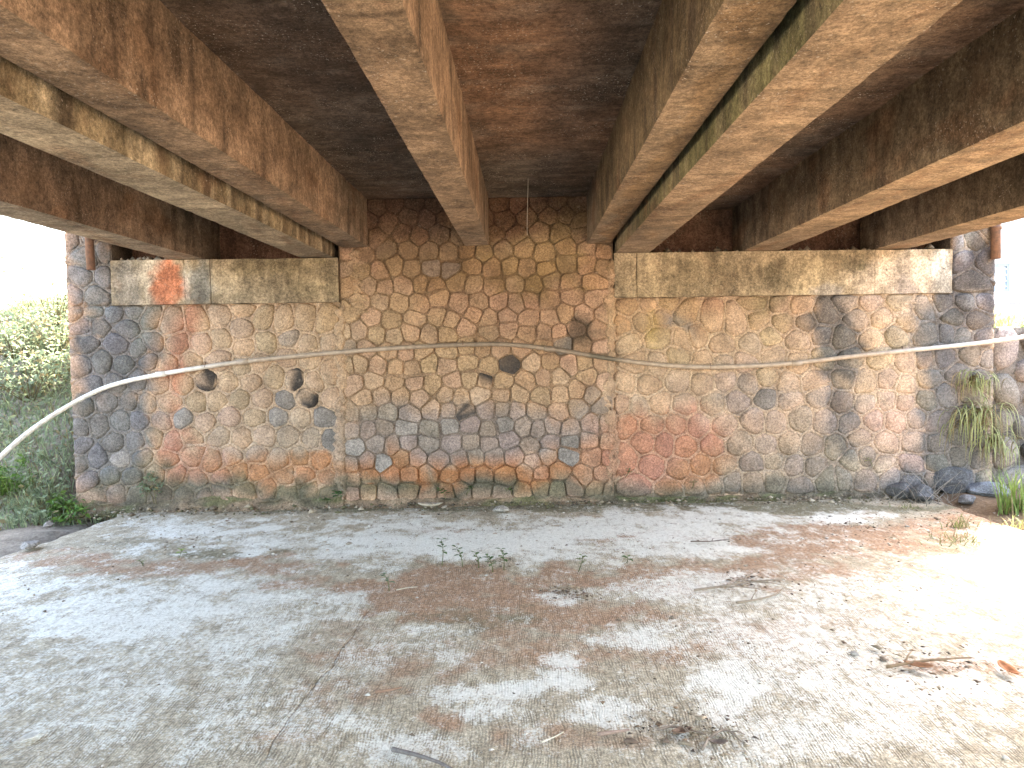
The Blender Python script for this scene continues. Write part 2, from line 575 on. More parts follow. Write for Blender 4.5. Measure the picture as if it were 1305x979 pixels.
def cells(x0, x1, z0, z1, sx, sz, jit, gap, rnd, relax=1, holes=()):
    pts = []
    r = 0; z = z0 + sz * 0.5
    while z < z1 + sz * 0.25:
        x = x0 + sx * (0.5 if r % 2 else 0.02)
        while x < x1 + sx * 0.3:
            pts.append([x + rnd.uniform(-jit, jit) * sx, z + rnd.uniform(-jit, jit) * sz])
            x += sx * rnd.uniform(0.86, 1.16)
        z += sz; r += 1
    pts = [p for p in pts if x0 <= p[0] <= x1 and z0 <= p[1] <= z1]
    for it in range(relax + 1):
        res = []
        g = gap if it == relax else 0.0
        for i, (px, pz) in enumerate(pts):
            e = g * 0.5
            poly = [(x0 + e, z0 + e), (x1 - e, z0 + e), (x1 - e, z1 - e), (x0 + e, z1 - e)]
            for j, (qx, qz) in enumerate(pts):
                dx, dz = qx - px, qz - pz
                L = math.hypot(dx, dz)
                if i == j or L > 3.2 * sx: continue
                nx, nz = dx / L, dz / L
                poly = clip(poly, nx, nz, nx * (px + qx) / 2 + nz * (pz + qz) / 2 - g * 0.5)
                if len(poly) < 3: break
            res.append(poly)
        if it < relax:
            for i, poly in enumerate(res):
                if len(poly) >= 3:
                    cx = sum(p[0] for p in poly) / len(poly); cz = sum(p[1] for p in poly) / len(poly)
                    pts[i] = [pts[i][0] * 0.5 + cx * 0.5, pts[i][1] * 0.5 + cz * 0.5]
    SEEDS.append(np.array(pts))
    return [p for p in res if len(p) >= 3 and (max(q[0] for q in p) - min(q[0] for q in p)) > 0.045 and (max(q[1] for q in p) - min(q[1] for q in p)) > 0.045]


def round_poly(poly, n, cut, rnd):
    pts = []
    m = len(poly)
    for i in range(m):
        a, b = np.array(poly[i]), np.array(poly[(i + 1) % m])
        pts.append(a + (b - a) * cut); pts.append(b - (b - a) * cut)
    P = np.array(pts)
    seg = np.linalg.norm(np.roll(P, -1, 0) - P, axis=1)
    cum = np.concatenate([[0], np.cumsum(seg)])
    s = np.linspace(0, cum[-1], n, endpoint=False) + rnd.uniform(0, cum[-1] / n)
    s %= cum[-1]; s.sort()
    Q = np.vstack([P, P[:1]])
    out = np.stack([np.interp(s, cum, Q[:, 0]), np.interp(s, cum, Q[:, 1])], 1)
    c = out.mean(0)
    k = np.array([1 + rnd.uniform(-0.035, 0.02) for _ in range(n)])[:, None]
    return c + (out - c) * k


DARK_STONES = [(258, 484), (381, 474), (387, 517), (360, 508), (409, 530), (362, 540), (628, 492), (655, 465), (668, 474), (596, 516), (240, 525), (250, 545),
               (432, 560), (460, 575), (505, 555), (575, 533), (600, 553), (640, 550), (715, 572), (873, 410), (490, 585), (355, 468), (665, 555), (832, 552), (148, 585), (970, 510)]
BLACK_STONES = [(381, 474), (387, 517), (628, 492), (668, 474), (596, 516), (258, 484), (655, 465)]


def corner_poly(poly, cut, rnd):
    P = [np.array(p) for p in poly]
    # drop very short sides, then blunt each corner
    m = [p for i, p in enumerate(P) if np.linalg.norm(p - P[i - 1]) > 0.03]
    if len(m) < 3: m = P
    out = []
    for i in range(len(m)):
        a, b = m[i], m[(i + 1) % len(m)]
        out.append(a + (b - a) * cut * rnd.uniform(0.6, 1.5)); out.append(b - (b - a) * cut * rnd.uniform(0.6, 1.5))
    return np.array(out) + np.array([[rnd.uniform(-0.003, 0.003), rnd.uniform(-0.003, 0.003)] for _ in out])


def stone_meshes(parent, polys, rnd, proud, dome, cut, tint, mat, col_fn, npt=10, dark=True, flat=False, M4=WALL_M, lum=(0.90, 1.09)):
    Rm = np.array(M4.to_3x3()); T = np.array(M4.translation)
    npt0 = npt
    for poly in polys:
        npt = npt0
        Q = round_poly(poly, npt, cut, rnd)
        if (np.roll(Q[:, 0], -1) * Q[:, 1] - Q[:, 0] * np.roll(Q[:, 1], -1)).sum() > 0: Q = Q[::-1]
        c = Q.mean(0)
        pr = proud + rnd.uniform(-0.004, 0.006)
        tx, tz = rnd.uniform(-0.10, 0.10), rnd.uniform(-0.10, 0.10)
        k1 = rnd.uniform(0.70, 0.84)
        if flat:
            Q = corner_poly(poly, 0.13, rnd)
            if (np.roll(Q[:, 0], -1) * Q[:, 1] - Q[:, 0] * np.roll(Q[:, 1], -1)).sum() > 0: Q = Q[::-1]
            npt = len(Q); c = Q.mean(0); k1 = rnd.uniform(0.90, 0.945); tx *= 0.45; tz *= 0.45
        # outline, then a shoulder, then a slightly tilted face
        r0 = np.stack([Q[:, 0], np.full(npt, 0.03), Q[:, 1]], 1)
        r1 = np.stack([Q[:, 0], np.full(npt, -pr + dome), Q[:, 1]], 1)
        q2 = c + (Q - c) * k1
        r2 = np.stack([q2[:, 0], -pr - 0.004 + (q2[:, 0] - c[0]) * tx + (q2[:, 1] - c[1]) * tz, q2[:, 1]], 1)
        V = np.vstack([r1 + np.array((0, 0.012 + pr - dome, 0)), r2]) if flat else np.vstack([r0, r1, r2])
        F = []; top = 1 if flat else 2
        for j in range(npt):
            k = (j + 1) % npt
            for r_ in range(top):
                F.append([r_ * npt + j, r_ * npt + k, (r_ + 1) * npt + k, (r_ + 1) * npt + j])
        F.append([top * npt + j for j in range(npt)])
        W = V @ Rm.T + T
        C = col_fn(W)
        l = rnd.uniform(*lum)
        C = C * l * np.array([1 + rnd.uniform(-0.05, 0.05), 1.0, 1 + rnd.uniform(-0.07, 0.07)])
        if rnd.random() < 0.02:
            C = C * 0.5 + np.array((0.20, 0.185, 0.18)) * 0.5 * rnd.uniform(0.6, 1.1)
        if dark:
            cx, cy = project(np.array([W.mean(0)]))
            for (dx, dy) in DARK_STONES:
                if abs(cx[0] - dx) < 12 and abs(cy[0] - dy) < 10:
                    bk = min((abs(cx[0] - a) + abs(cy[0] - b)) for a, b in BLACK_STONES) < 22
                    C = np.repeat(np.array([SOOT if bk else (0.20, 0.178, 0.162)]), len(V), 0) * rnd.uniform(0.8, 1.3)
                    if bk:
                        # soot covers part of the stone only
                        C0 = col_fn(W)
                        m_ = sstep(0.34, 0.46, vnoise(V[:, 0] * 13 + dx, V[:, 2] * 13, 2))[:, None]
                        C = C * m_ + C0 * (1 - m_)
                    break
        me = mesh_np('stone', V, F, C)
        if flat: me.polygons[len(F) - 1].use_smooth = False
        link('stone', me, mat, parent)


def mortar_bed(parent, rects, rough, light, depth, name='mortar_bed', M4=WALL_M, col_fn=wall_colour, step=0.022, seeds=None):
    Rm = np.array(M4.to_3x3()); T = np.array(M4.translation)
    mb_v, mb_f, mb_c, n = [], [], [], 0
    for (x0, x1, z0, z1) in rects:
        nu = max(3, int((x1 - x0) / step)); nv = max(3, int((z1 - z0) / step))
        u, z = np.meshgrid(np.linspace(x0, x1, nu), np.linspace(z0, z1, nv), indexing='ij')
        u = u.ravel(); z = z.ravel()
        y = (fbm(u * 9, z * 9, 4) - 0.5) * rough * 2 + (fbm(u * 30, z * 30, 2, 3) - 0.5) * rough
        if seeds is not None:
            # pointing stands as an uneven raised bead between the stones
            su = u + (fbm(u * 14, z * 14, 1) - 0.5) * 0.022; sz_ = z + (fbm(u * 14 + 7, z * 14, 3) - 0.5) * 0.022
            ed = np.zeros(len(u))
            for a in range(0, len(u), 6000):
                d2 = (su[a:a + 6000, None] - seeds[None, :, 0]) ** 2 + (sz_[a:a + 6000, None] - seeds[None, :, 1]) ** 2
                i = np.argpartition(d2, 1, axis=1)[:, :2]
                r_ = np.arange(len(i))
                p0, p1 = d2[r_, i[:, 0]], d2[r_, i[:, 1]]
                ed[a:a + 6000] = np.abs(p1 - p0) / (2 * np.linalg.norm(seeds[i[:, 0]] - seeds[i[:, 1]], axis=1) + 1e-6)
            wd = 0.009 + 0.016 * fbm(u * 3.3, z * 3.3, 7)
            bead = np.exp(-(ed / wd) ** 4)
            y = y * 0.45 + 0.012 - bead * (0.010 + 0.014 * fbm(u * 5, z * 5, 5))
        V = np.stack([u, y, z], 1)
        C = col_fn(V @ Rm.T + T)
        if isinstance(light, tuple):
            k = light[3] * (0.5 + 0.9 * fbm(u * 4, z * 4, 6))[:, None]
            k = np.clip(k, 0, 1) * np.clip((C.mean(1)[:, None] - 0.10) / 0.14, 0.15, 1)
            C = C * 1.12 * (1 - k) + np.array(light[:3]) * k
        else:
            C = C * light
        mb_v.append(V); mb_f.append(grid_faces(nu, nv) + n); mb_c.append(C); n += len(V)
        # the body behind the face
        B = np.array([(x0, 0.02, z0), (x1, 0.02, z0), (x1, depth, z0), (x0, depth, z0), (x0, 0.02, z1), (x1, 0.02, z1), (x1, depth, z1), (x0, depth, z1)])
        mb_v.append(B); mb_c.append(np.repeat(np.array([(0.2, 0.17, 0.14)]), 8, 0))
        mb_f.append(np.array([[3, 2, 1, 0], [4, 5, 6, 7], [1, 2, 6, 5], [2, 3, 7, 6], [3, 0, 4, 7]]) + n); n += 8
    me = mesh_np(name, np.vstack(mb_v), np.vstack(mb_f), np.vstack(mb_c))
    return link(name, me, M['mortar'], parent)


def cap_colour(P):
    px, py = project(P)
    base = np.repeat(np.array([(0.34, 0.275, 0.19)]), len(px), 0)
    base *= (0.78 + 0.44 * fbm(px / 12.0, py / 70.0, 3))[:, None]
    return blobs(px, py, base, [
        (165, 362, 18, 40, (0.24, 0.215, 0.18), 0.8), (200, 355, 24, 40, (0.50, 0.43, 0.33), 0.7),
        (214, 364, 21, 30, (0.47, 0.17, 0.09), 0.95), (255, 362, 15, 40, (0.26, 0.25, 0.22), 0.9), (236, 362, 4, 40, (0.5, 0.46, 0.4), 0.5),
        (350, 340, 80, 12, (0.24, 0.19, 0.11), 0.6), (400, 360, 34, 26, (0.25, 0.20, 0.12), 0.45),
        (860, 350, 60, 40, (0.36, 0.29, 0.19), 0.5), (930, 365, 14, 24, (0.21, 0.16, 0.11), 0.5), (985, 350, 10, 20, (0.10, 0.09, 0.06), 0.7),
        (1040, 350, 50, 30, (0.40, 0.33, 0.22), 0.5), (1060, 366, 20, 12, (0.30, 0.28, 0.26), 0.7), (1100, 340, 10, 14, (0.15, 0.14, 0.08), 0.7),
        (1150, 352, 60, 40, (0.52, 0.43, 0.34), 0.8), (1150, 372, 12, 14, (0.28, 0.24, 0.22), 0.6), (1200, 356, 16, 40, (0.60, 0.57, 0.50), 0.8),
        (1130, 328, 40, 6, (0.3, 0.24, 0.16), 0.6)], 3, 14) * 0.82


def box_grid(name, lo, hi, step, col_fn, mat, parent, rough=0.004, M4=WALL_M, seed=0):
    """a box whose faces are fine grids with slightly uneven surface, for cast blocks"""
    lo = np.array(lo, float); hi = np.array(hi, float)
    n = np.maximum(2, ((hi - lo) / step).astype(int) + 1)
    Vs, Fs, k = [], [], 0
    ctr = (lo + hi) / 2
    for ax in range(3):
        a, b = [i for i in range(3) if i != ax]
        for side in (0, 1):
            ga, gb = np.meshgrid(np.linspace(lo[a], hi[a], n[a]), np.linspace(lo[b], hi[b], n[b]), indexing='ij')
            V = np.zeros((ga.size, 3)); V[:, a] = ga.ravel(); V[:, b] = gb.ravel(); V[:, ax] = (lo, hi)[side][ax]
            flip = (side == 1) == (ax == 1)
            Fs.append(grid_faces(n[a], n[b], flip=flip) + k); Vs.append(V); k += len(V)
    V = np.vstack(Vs)
    d = np.stack([fbm(V[:, 1] * 7 + V[:, 0] * 2 + seed, V[:, 2] * 9, 1), fbm(V[:, 0] * 7, V[:, 2] * 9 + seed, 2), fbm(V[:, 0] * 7 + seed, V[:, 1] * 7, 3)], 1) - 0.5
    V = V + d * rough * 2
    Rm = np.array(M4.to_3x3()); T = np.array(M4.translation)
    me = mesh_np(name, V, np.vstack(Fs), col_fn(V @ Rm.T + T))
    bm = bmesh.new(); bm.from_mesh(me)
    bmesh.ops.remove_doubles(bm, verts=bm.verts, dist=0.0005)
    bmesh.ops.recalc_face_normals(bm, faces=bm.faces)
    bm.to_mesh(me); bm.free()
    me.polygons.foreach_set('use_smooth', np.ones(len(me.polygons), bool))
    me.set_sharp_from_angle(angle=math.radians(40))
    return link(name, me, mat, parent)


# wall-plane landmarks (u along the wall, z up)
U_L, U_LC, U_C0 = -4.42, -3.98, -1.80
U_C1, U_RC, U_R = 0.85, 4.16, 4.60
Z_CAP0, Z_CAP1 = 2.005, 2.435
Z_OLD, Z_EXT = 2.99, 2.92           # undersides of the old and the widened decks
Z_OB, Z_EB = 2.53, 2.44             # undersides of their girders

# ------------------------------------------------------------------ ground and floor
def ground_sheet():
    n = 90
    s = np.sign(np.linspace(-1, 1, n)) * np.abs(np.linspace(-1, 1, n)) ** 3.2 * 900
    x, y = np.meshgrid(s, s, indexing='ij')
    z = -0.16 + (fbm(x / 3.0, y / 3.0, 2) - 0.5) * 0.05
    V = np.stack([x.ravel(), y.ravel() + 3, z.ravel()], 1)
    o = link('ground', mesh_np('ground', V, grid_faces(n, n)), M['soil'])
    return tag(o, 'bare brown ground around the bridge', kind='structure')


ground_sheet()

FLOOR_WHITE = [
    (560, 684, 330, 26, 0.85), (860, 668, 150, 20, 0.75), (900, 700, 110, 12, 0.7), (1055, 661, 60, 9, 0.85), (230, 672, 90, 12, 0.65), (330, 690, 80, 10, 0.5), (450, 705, 130, 10, 0.6),
    (110, 785, 230, 52, 0.68), (330, 830, 150, 52, 0.5), (60, 880, 170, 90, 0.4), (300, 930, 160, 60, 0.36), (330, 766, 60, 8, 0.6), (430, 768, 50, 6, 0.6), (250, 760, 60, 8, 0.55),
    (716, 842, 24, 14, 0.75), (718, 868, 40, 20, 0.85), (670, 882, 60, 14, 0.8), (640, 905, 60, 14, 0.7), (590, 885, 44, 16, 0.55), (520, 955, 70, 26, 0.7), (450, 925, 40, 18, 0.5),
    (800, 815, 50, 14, 0.6), (870, 805, 90, 24, 0.5), (790, 905, 46, 22, 0.62), (930, 880, 60, 34, 0.75), (850, 750, 110, 18, 0.55), (720, 760, 50, 10, 0.6), (960, 760, 90, 18, 0.5),
    (1000, 820, 170, 60, 0.55), (1080, 930, 250, 60, 0.5), (1130, 760, 120, 40, 0.45), (1100, 850, 160, 50, 0.4), (200, 800, 330, 60, 0.45), (620, 690, 420, 24, 0.9), (1150, 780, 160, 70, 0.4), (1180, 900, 180, 70, 0.5), (970, 940, 130, 40, 0.4),  # right-hand entries: dust thickened to paint in sky light from the open side
]
FLOOR_RED = [
    (560, 752, 240, 30, 0.75), (690, 785, 170, 26, 0.6), (860, 735, 190, 24, 0.6), (830, 682, 70, 9, 0.85), (545, 676, 50, 6, 0.6), (1090, 690, 190, 24, 0.85), (1000, 730, 190, 24, 0.6), (1040, 790, 120, 20, 0.4),
    (220, 722, 220, 20, 0.55), (850, 830, 260, 26, 0.45), (460, 820, 60, 40, 0.35), (560, 910, 60, 20, 0.55), (400, 900, 60, 40, 0.4), (370, 945, 70, 26, 0.4), (760, 660, 60, 6, 0.4), (1230, 655, 90, 20, 0.8), (1230, 850, 110, 12, 0.7),
    (660, 830, 200, 40, 0.5), (480, 860, 80, 50, 0.45), (740, 930, 120, 24, 0.4), (930, 800, 160, 30, 0.45),
]
FLOOR_DAMP = [
    (640, 646, 560, 7, 0.85), (250, 704, 80, 9, 0.6), (150, 690, 110, 14, 0.45), (620, 790, 110, 26, 0.5), (1040, 648, 100, 10, 0.7), (400, 870, 120, 80, 0.25), (900, 930, 60, 24, 0.55), (560, 720, 100, 9, 0.4),
    (500, 700, 40, 5, 0.5), (780, 930, 200, 40, 0.2),
]


def floor_masks(P):
    px, py = project(P)
    wx = (fbm(P[:, 0] * 1.7, P[:, 1] * 1.7, 1) - 0.5)
    wy = (fbm(P[:, 0] * 1.7 + 31, P[:, 1] * 1.7 + 7, 4) - 0.5)
    w2 = fbm(P[:, 0] * 5.3, P[:, 1] * 5.3, 2) - 0.5; w3 = fbm(P[:, 0] * 5.3 + 9, P[:, 1] * 5.3, 5) - 0.5
    rag = (fbm(P[:, 0] * 14, P[:, 1] * 14, 3) - 0.5) * 0.8
    out = np.zeros((len(px), 3))
    for k, lst in enumerate((FLOOR_WHITE, FLOOR_RED, FLOOR_DAMP)):
        for (cx, cy, rx, ry, st) in lst:
            d = np.sqrt(((px - cx) / rx + wx * 1.5 + w2 * 1.5) ** 2 + ((py - cy) / ry + wy * 1.5 + w3 * 1.5) ** 2) + rag
            out[:, k] = np.maximum(out[:, k], st * (1.18 if k == 0 else 1.2) * (1 - sstep(0.35, 1.45, d)))
    return out


JOINT_PX = [(505, 742), (483, 762), (462, 790), (446, 815), (425, 845), (405, 870), (388, 895), (362, 930), (335, 972)]
_j = [on_floor(*p) for p in JOINT_PX]
_jy = np.array([p.y for p in _j])[::-1]; _jx = np.array([p.x for p in _j])[::-1]
_js = np.polyfit(_jy, _jx, 1)


def joint_x(y):
    r = np.where((y > _jy[0]) & (y < _jy[-1]), np.interp(y, _jy, _jx), np.polyval(_js, y))
    return r + (vnoise(y * 9, y * 0, 3) - 0.5) * 0.03 + (vnoise(y * 31, y * 0 + 5, 1) - 0.5) * 0.012


floor = empty('concrete_floor')
tag(floor, 'cracked grooved concrete bed under the bridge, dusted white and brown', kind='structure')
Y0, Y1 = -5.0, 7.15


def floor_slab(xa, xb, nx, ny):
    t = np.linspace(0, 1, ny)
    y = Y1 - (Y1 - Y0) * (t ** 1.0)
    sl = np.concatenate([[0, 0.0012], np.linspace(0.004, 0.996, nx - 4), [0.9988, 1]])
    yy, s = np.meshgrid(y, sl, indexing='ij')
    A = xa(yy); B = xb(yy)
    x = A + (B - A) * s
    z = (fbm(x * 1.1, yy * 1.1, 5) - 0.5) * 0.03 + (fbm(x * 7, yy * 7, 2) - 0.5) * 0.008
    z = z - 0.03 * ((s < 1e-6) & (A < -3)) - 0.03 * ((s > 1 - 1e-6) & (B > 3))
    z = z - 4.0 * gapw(yy) * (((s < 1e-6) & (A > -3)) | ((s > 1 - 1e-6) & (B < 3)))
    V = np.stack([x.ravel(), yy.ravel(), z.ravel()], 1)
    C = floor_masks(V)
    return link('slab', mesh_np('slab', V, grid_faces(ny, nx), C), M['floor'], floor)


def left_edge(y):
    return -3.95 + 0.10 * (vnoise(y * 1.7, y * 0, 2) - 0.5) * 2 + 0.05 * (vnoise(y * 7, y * 0 + 3, 5) - 0.5)


def right_edge(y):
    return 3.95 + 0.12 * (vnoise(y * 1.3, y * 0, 4) - 0.5) * 2 + 0.06 * (vnoise(y * 8, y * 0 + 3, 1) - 0.5)


def gapw(y):
    return 0.0001 + 0.0008 * sstep(0.35, 0.8, vnoise(y * 3.0, y * 0 + 2, 6)) * (1 - sstep(4.2, 4.6, y))


floor_slab(left_edge, lambda y: joint_x(y) - gapw(y), 110, 440)
floor_slab(lambda y: joint_x(y) + gapw(y), right_edge, 230, 440)
sub = MB(); sub.box((-4.0, Y0, -0.30), (4.0, Y1, -0.045), (0.1, 0.085, 0.07))
link('sub_base', sub.mesh('sub_base', False), M['soil'], floor)

# soil on both sides of the floor
def terrain(name, x0, x1, y0, y1, step, hfn, mat, label):
    nx = int((x1 - x0) / step) + 1; ny = int((y1 - y0) / step) + 1
    x, y = np.meshgrid(np.linspace(x0, x1, nx), np.linspace(y0, y1, ny), indexing='ij')
    x = x.ravel(); y = y.ravel()
    V = np.stack([x, y, hfn(x, y)], 1)
    o = link(name, mesh_np(name, V, grid_faces(nx, ny)), mat)
    return tag(o, label, kind='structure')


def h_left(x, y):
    h = -0.07 + (fbm(x * 1.3, y * 1.3, 3) - 0.5) * 0.14 + (fbm(x * 6, y * 6, 1) - 0.5) * 0.05
    e = (-3.95 - x)
    h = h - 0.05 * (1 - sstep(0.0, 0.35, e))
    ft = 6.55 + 0.25 * (vnoise(x * 1.1, x * 0, 2) - 0.5)
    s = np.maximum(0, y - ft)
    rise = 1.02 * s - 0.32 * np.maximum(0, s - 1.7) - 0.6 * np.maximum(0, s - 3.0)
    rise = np.minimum(rise, 1.95 + 0.45 * sstep(-7.4, -5.8, x) + (fbm(x * 1.4, y * 0.9, 7) - 0.5) * 0.9)
    rise = rise + sstep(0, 1.5, s) * (fbm(x * 1.6, y * 1.6, 6) - 0.5) * 0.5
    # rises also away from the bridge
    rise = rise + sstep(8.5, 13, -x) * 0.5
    return h + rise * (1 - sstep(-4.75, -4.2, x))


terrain('soil_bank', -16, -3.9, -5, 16, 0.09, h_left, M['soil'], 'grey soil bank beside the left end of the abutment')


def h_right(x, y):
    h = -0.05 + (fbm(x * 1.3, y * 1.3, 3) - 0.5) * 0.12 + (fbm(x * 6, y * 6, 1) - 0.5) * 0.04
    h = h - 0.03 * (1 - sstep(0.0, 0.3, x - 3.95))
    return h + 0.12 * sstep(5.8, 7.0, y)


terrain('soil_verge', 3.85, 14, -5, 7.25, 0.08, h_right, M['soil_red'], 'reddish soil verge beside the right edge of the concrete floor')


def h_back(x, y):
    return 1.62 + 0.10 * (y - 7.4) + (fbm(x * 1.2, y * 1.2, 3) - 0.5) * 0.16 - 0.10 * sstep(8, 14, x)


terrain('terrace', 4.3, 16, 7.42, 20, 0.16, h_back, M['soil'], 'raised soil terrace above the stone revetment')

# ------------------------------------------------------------------ abutment: three builds side by side
rnd = random.Random(5)
ab_old = tag(empty('abutment_wall', (0, WALL_D, 0), WALL_A), 'middle abutment of tan hexagonal stones with thin dark joints, reaching up between the girders', 'abutment wall')
ab_left = tag(empty('abutment_wall', (0, WALL_D, 0), WALL_A), 'abutment widening with a grey end and a red-stained cap, beside the green bank', 'abutment wall')
ab_right = tag(empty('abutment_wall', (0, WALL_D, 0), WALL_A), 'long abutment widening of round stones in pale mortar under a long concrete cap', 'abutment wall')

# middle
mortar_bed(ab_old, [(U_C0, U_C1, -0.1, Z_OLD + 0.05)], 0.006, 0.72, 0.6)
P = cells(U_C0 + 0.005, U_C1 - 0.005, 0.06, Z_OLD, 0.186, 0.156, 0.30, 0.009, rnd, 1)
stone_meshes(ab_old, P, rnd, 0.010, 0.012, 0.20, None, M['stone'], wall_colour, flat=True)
# the widenings
LIGHT = (0.44, 0.34, 0.25, 0.32)


def widening(parent, main, ear, sx, sz, proud):
    P, sd = [], []
    for r in (main, ear):
        P += cells(r[0], r[1], max(r[2], 0.05), r[3], sx, sz, 0.34, 0.006, rnd, 1)
        sd.append(SEEDS[-1])
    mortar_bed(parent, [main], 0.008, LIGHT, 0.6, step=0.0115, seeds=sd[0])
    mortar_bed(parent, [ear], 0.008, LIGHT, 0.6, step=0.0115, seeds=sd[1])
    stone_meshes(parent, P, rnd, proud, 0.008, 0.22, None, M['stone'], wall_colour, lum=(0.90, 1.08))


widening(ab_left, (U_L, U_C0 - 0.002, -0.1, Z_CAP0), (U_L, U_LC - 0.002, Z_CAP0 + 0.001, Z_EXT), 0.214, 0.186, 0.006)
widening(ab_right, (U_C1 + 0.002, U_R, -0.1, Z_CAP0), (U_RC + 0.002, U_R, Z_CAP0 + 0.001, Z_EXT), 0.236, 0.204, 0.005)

# caps that carry the girders, and the wall behind their ledge
def cap_row(parent, us, back):
    for a, b in zip(us[:-1], us[1:]):
        box_grid('cap_block', (a + 0.003, -0.030 + rnd.uniform(-0.006, 0.006), Z_CAP0 + 0.003), (b - 0.003, 0.40, Z_CAP1 + rnd.uniform(-0.006, 0.004)), 0.03, cap_colour, M['cap'], parent, 0.006, seed=us[0] * 3 + a)
    b = MB(); b.box((us[0], 0.40, Z_CAP0 + 0.01), (us[-1], 0.6, Z_EXT + 0.02), (0.15, 0.085, 0.06))
    link('back_wall', b.mesh('back_wall', False), M['cap'], parent)


cap_row(ab_left, [U_LC, wall_uz(237, 362)[0], wall_uz(270, 362)[0], U_C0 - 0.004], 0)
cap_row(ab_right, [U_C1 + 0.006, wall_uz(811, 352)[0], wall_uz(1113, 350)[0], U_RC], 0)

# smeared plaster over the two seams
def plaster(parent, pts, half, seed, col, off=0.030):
    n = 60
    sp = spline([(p[0], 0, p[1]) for p in pts], n)
    V = []; m = 9
    for i in range(n):
        w = half * (0.75 + 0.7 * float(vnoise(i * 0.24 + seed, seed, 2)))
        w *= min(1, 0.25 + min(i, n - 1 - i) / 6)
        for j in range(m):
            t = j / (m - 1) * 2 - 1
            y = -off * (1 - t ** 4) + 0.012 + (float(vnoise(i * 0.6, j * 0.9 + seed, 1)) - 0.5) * 0.012
            V.append((sp[i, 0] + t * w + (float(vnoise(i * 0.5, seed + (j > 4) * 9, 5)) - 0.5) * half * 0.8, y, sp[i, 2]))
    V = np.array(V)
    Rm = np.array(WALL_M.to_3x3()); T = np.array(WALL_M.translation)
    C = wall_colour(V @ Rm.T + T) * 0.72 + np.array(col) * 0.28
    C *= (0.75 + 0.5 * fbm(V[:, 0] * 20, V[:, 2] * 20, 3))[:, None]
    link('plaster_smear', mesh_np('plaster_smear', V, grid_faces(n, m), C), M['mortar'], parent)


plaster(ab_old, [wall_uz(452, 318), wall_uz(455, 350), wall_uz(459, 385), wall_uz(456, 402)], 0.10, 3, (0.40, 0.31, 0.20))
plaster(ab_old, [wall_uz(779, 330), wall_uz(777, 380), wall_uz(779, 430), wall_uz(778, 480)], 0.06, 8, (0.42, 0.31, 0.20), 0.036)
plaster(ab_old, [wall_uz(778, 480), wall_uz(776, 520), wall_uz(782, 560), wall_uz(778, 628)], 0.06, 9, (0.36, 0.26, 0.18), 0.036)
plaster(ab_left, [wall_uz(437, 388), wall_uz(434, 440), wall_uz(437, 500)], 0.055, 11, (0.42, 0.30, 0.20), 0.036)
plaster(ab_left, [wall_uz(436, 500), wall_uz(433, 560), wall_uz(437, 636)], 0.055, 12, (0.34, 0.25, 0.18), 0.036)
plaster(ab_right, [wall_uz(1160, 382), wall_uz(1150, 400), wall_uz(1150, 420)], 0.09, 15, (0.5, 0.4, 0.3), 0.02)

# uneven footing of mud and mortar along the bottom
def footing(parent, u0, u1, seed, hgt):
    n = int((u1 - u0) / 0.025); m = 12
    V = []
    for i in range(n):
        u = u0 + (u1 - u0) * i / (n - 1)
        h = hgt * (0.25 + 1.2 * float(fbm(u * 4.3, seed, 2))); w = 0.07 * (0.4 + 1.4 * float(fbm(u * 3.1, seed + 4, 5)))
        for j in range(m):
            t = j / (m - 1)
            y = 0.015 - 0.03 - w * (1 - t) ** 1.6 + (0.05 if j == m - 1 else 0)
            z = -0.03 + (h + 0.03) * t ** 0.8
            k = (float(fbm(u * 7, t * 3 + seed, 1)) - 0.5) * 0.10 + (float(fbm(u * 21, t * 5 + seed, 4)) - 0.5) * 0.05
            V.append((u, y + k * (1 - t * 0.3), z + k * 0.4))
    V = np.array(V)
    Rm = np.array(WALL_M.to_3x3()); T = np.array(WALL_M.translation)
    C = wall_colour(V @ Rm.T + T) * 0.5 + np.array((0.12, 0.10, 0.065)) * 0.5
    g = fbm(V[:, 0] * 3, V[:, 2] * 9, 4)
    C = C * (0.35 + 1.2 * fbm(V[:, 0] * 13, V[:, 2] * 13, 6))[:, None]
    mm = sstep(0.5, 0.65, g)[:, None] * 0.6
    C = C * (1 - mm) + np.array((0.10, 0.115, 0.045)) * mm
    link('footing', mesh_np('footing', V, grid_faces(n, m), C), M['mortar'], parent)


footing(ab_left, U_L, U_C0 - 0.01, 1.5, 0.13)
footing(ab_old, U_C0 - 0.03, U_C1 + 0.03, 4.5, 0.095)
footing(ab_right, U_C1 + 0.01, U_R, 8.5, 0.07)

# fill behind the abutment that carries the road
fl = MB(); fl.box((-4.30, WALL_D + 0.62, -0.2), (4.45, 22.0, 3.15), (0.2, 0.17, 0.14))
o = link('road_fill', fl.mesh('road_fill', False), M['soil_red'])
o.rotation_euler = (0, 0, 0)
tag(o, 'earth fill carrying the road behind the abutment', kind='structure')

# ------------------------------------------------------------------ decks and girders
BEAM_Y0, BEAM_Y1 = -5.0, 7.36


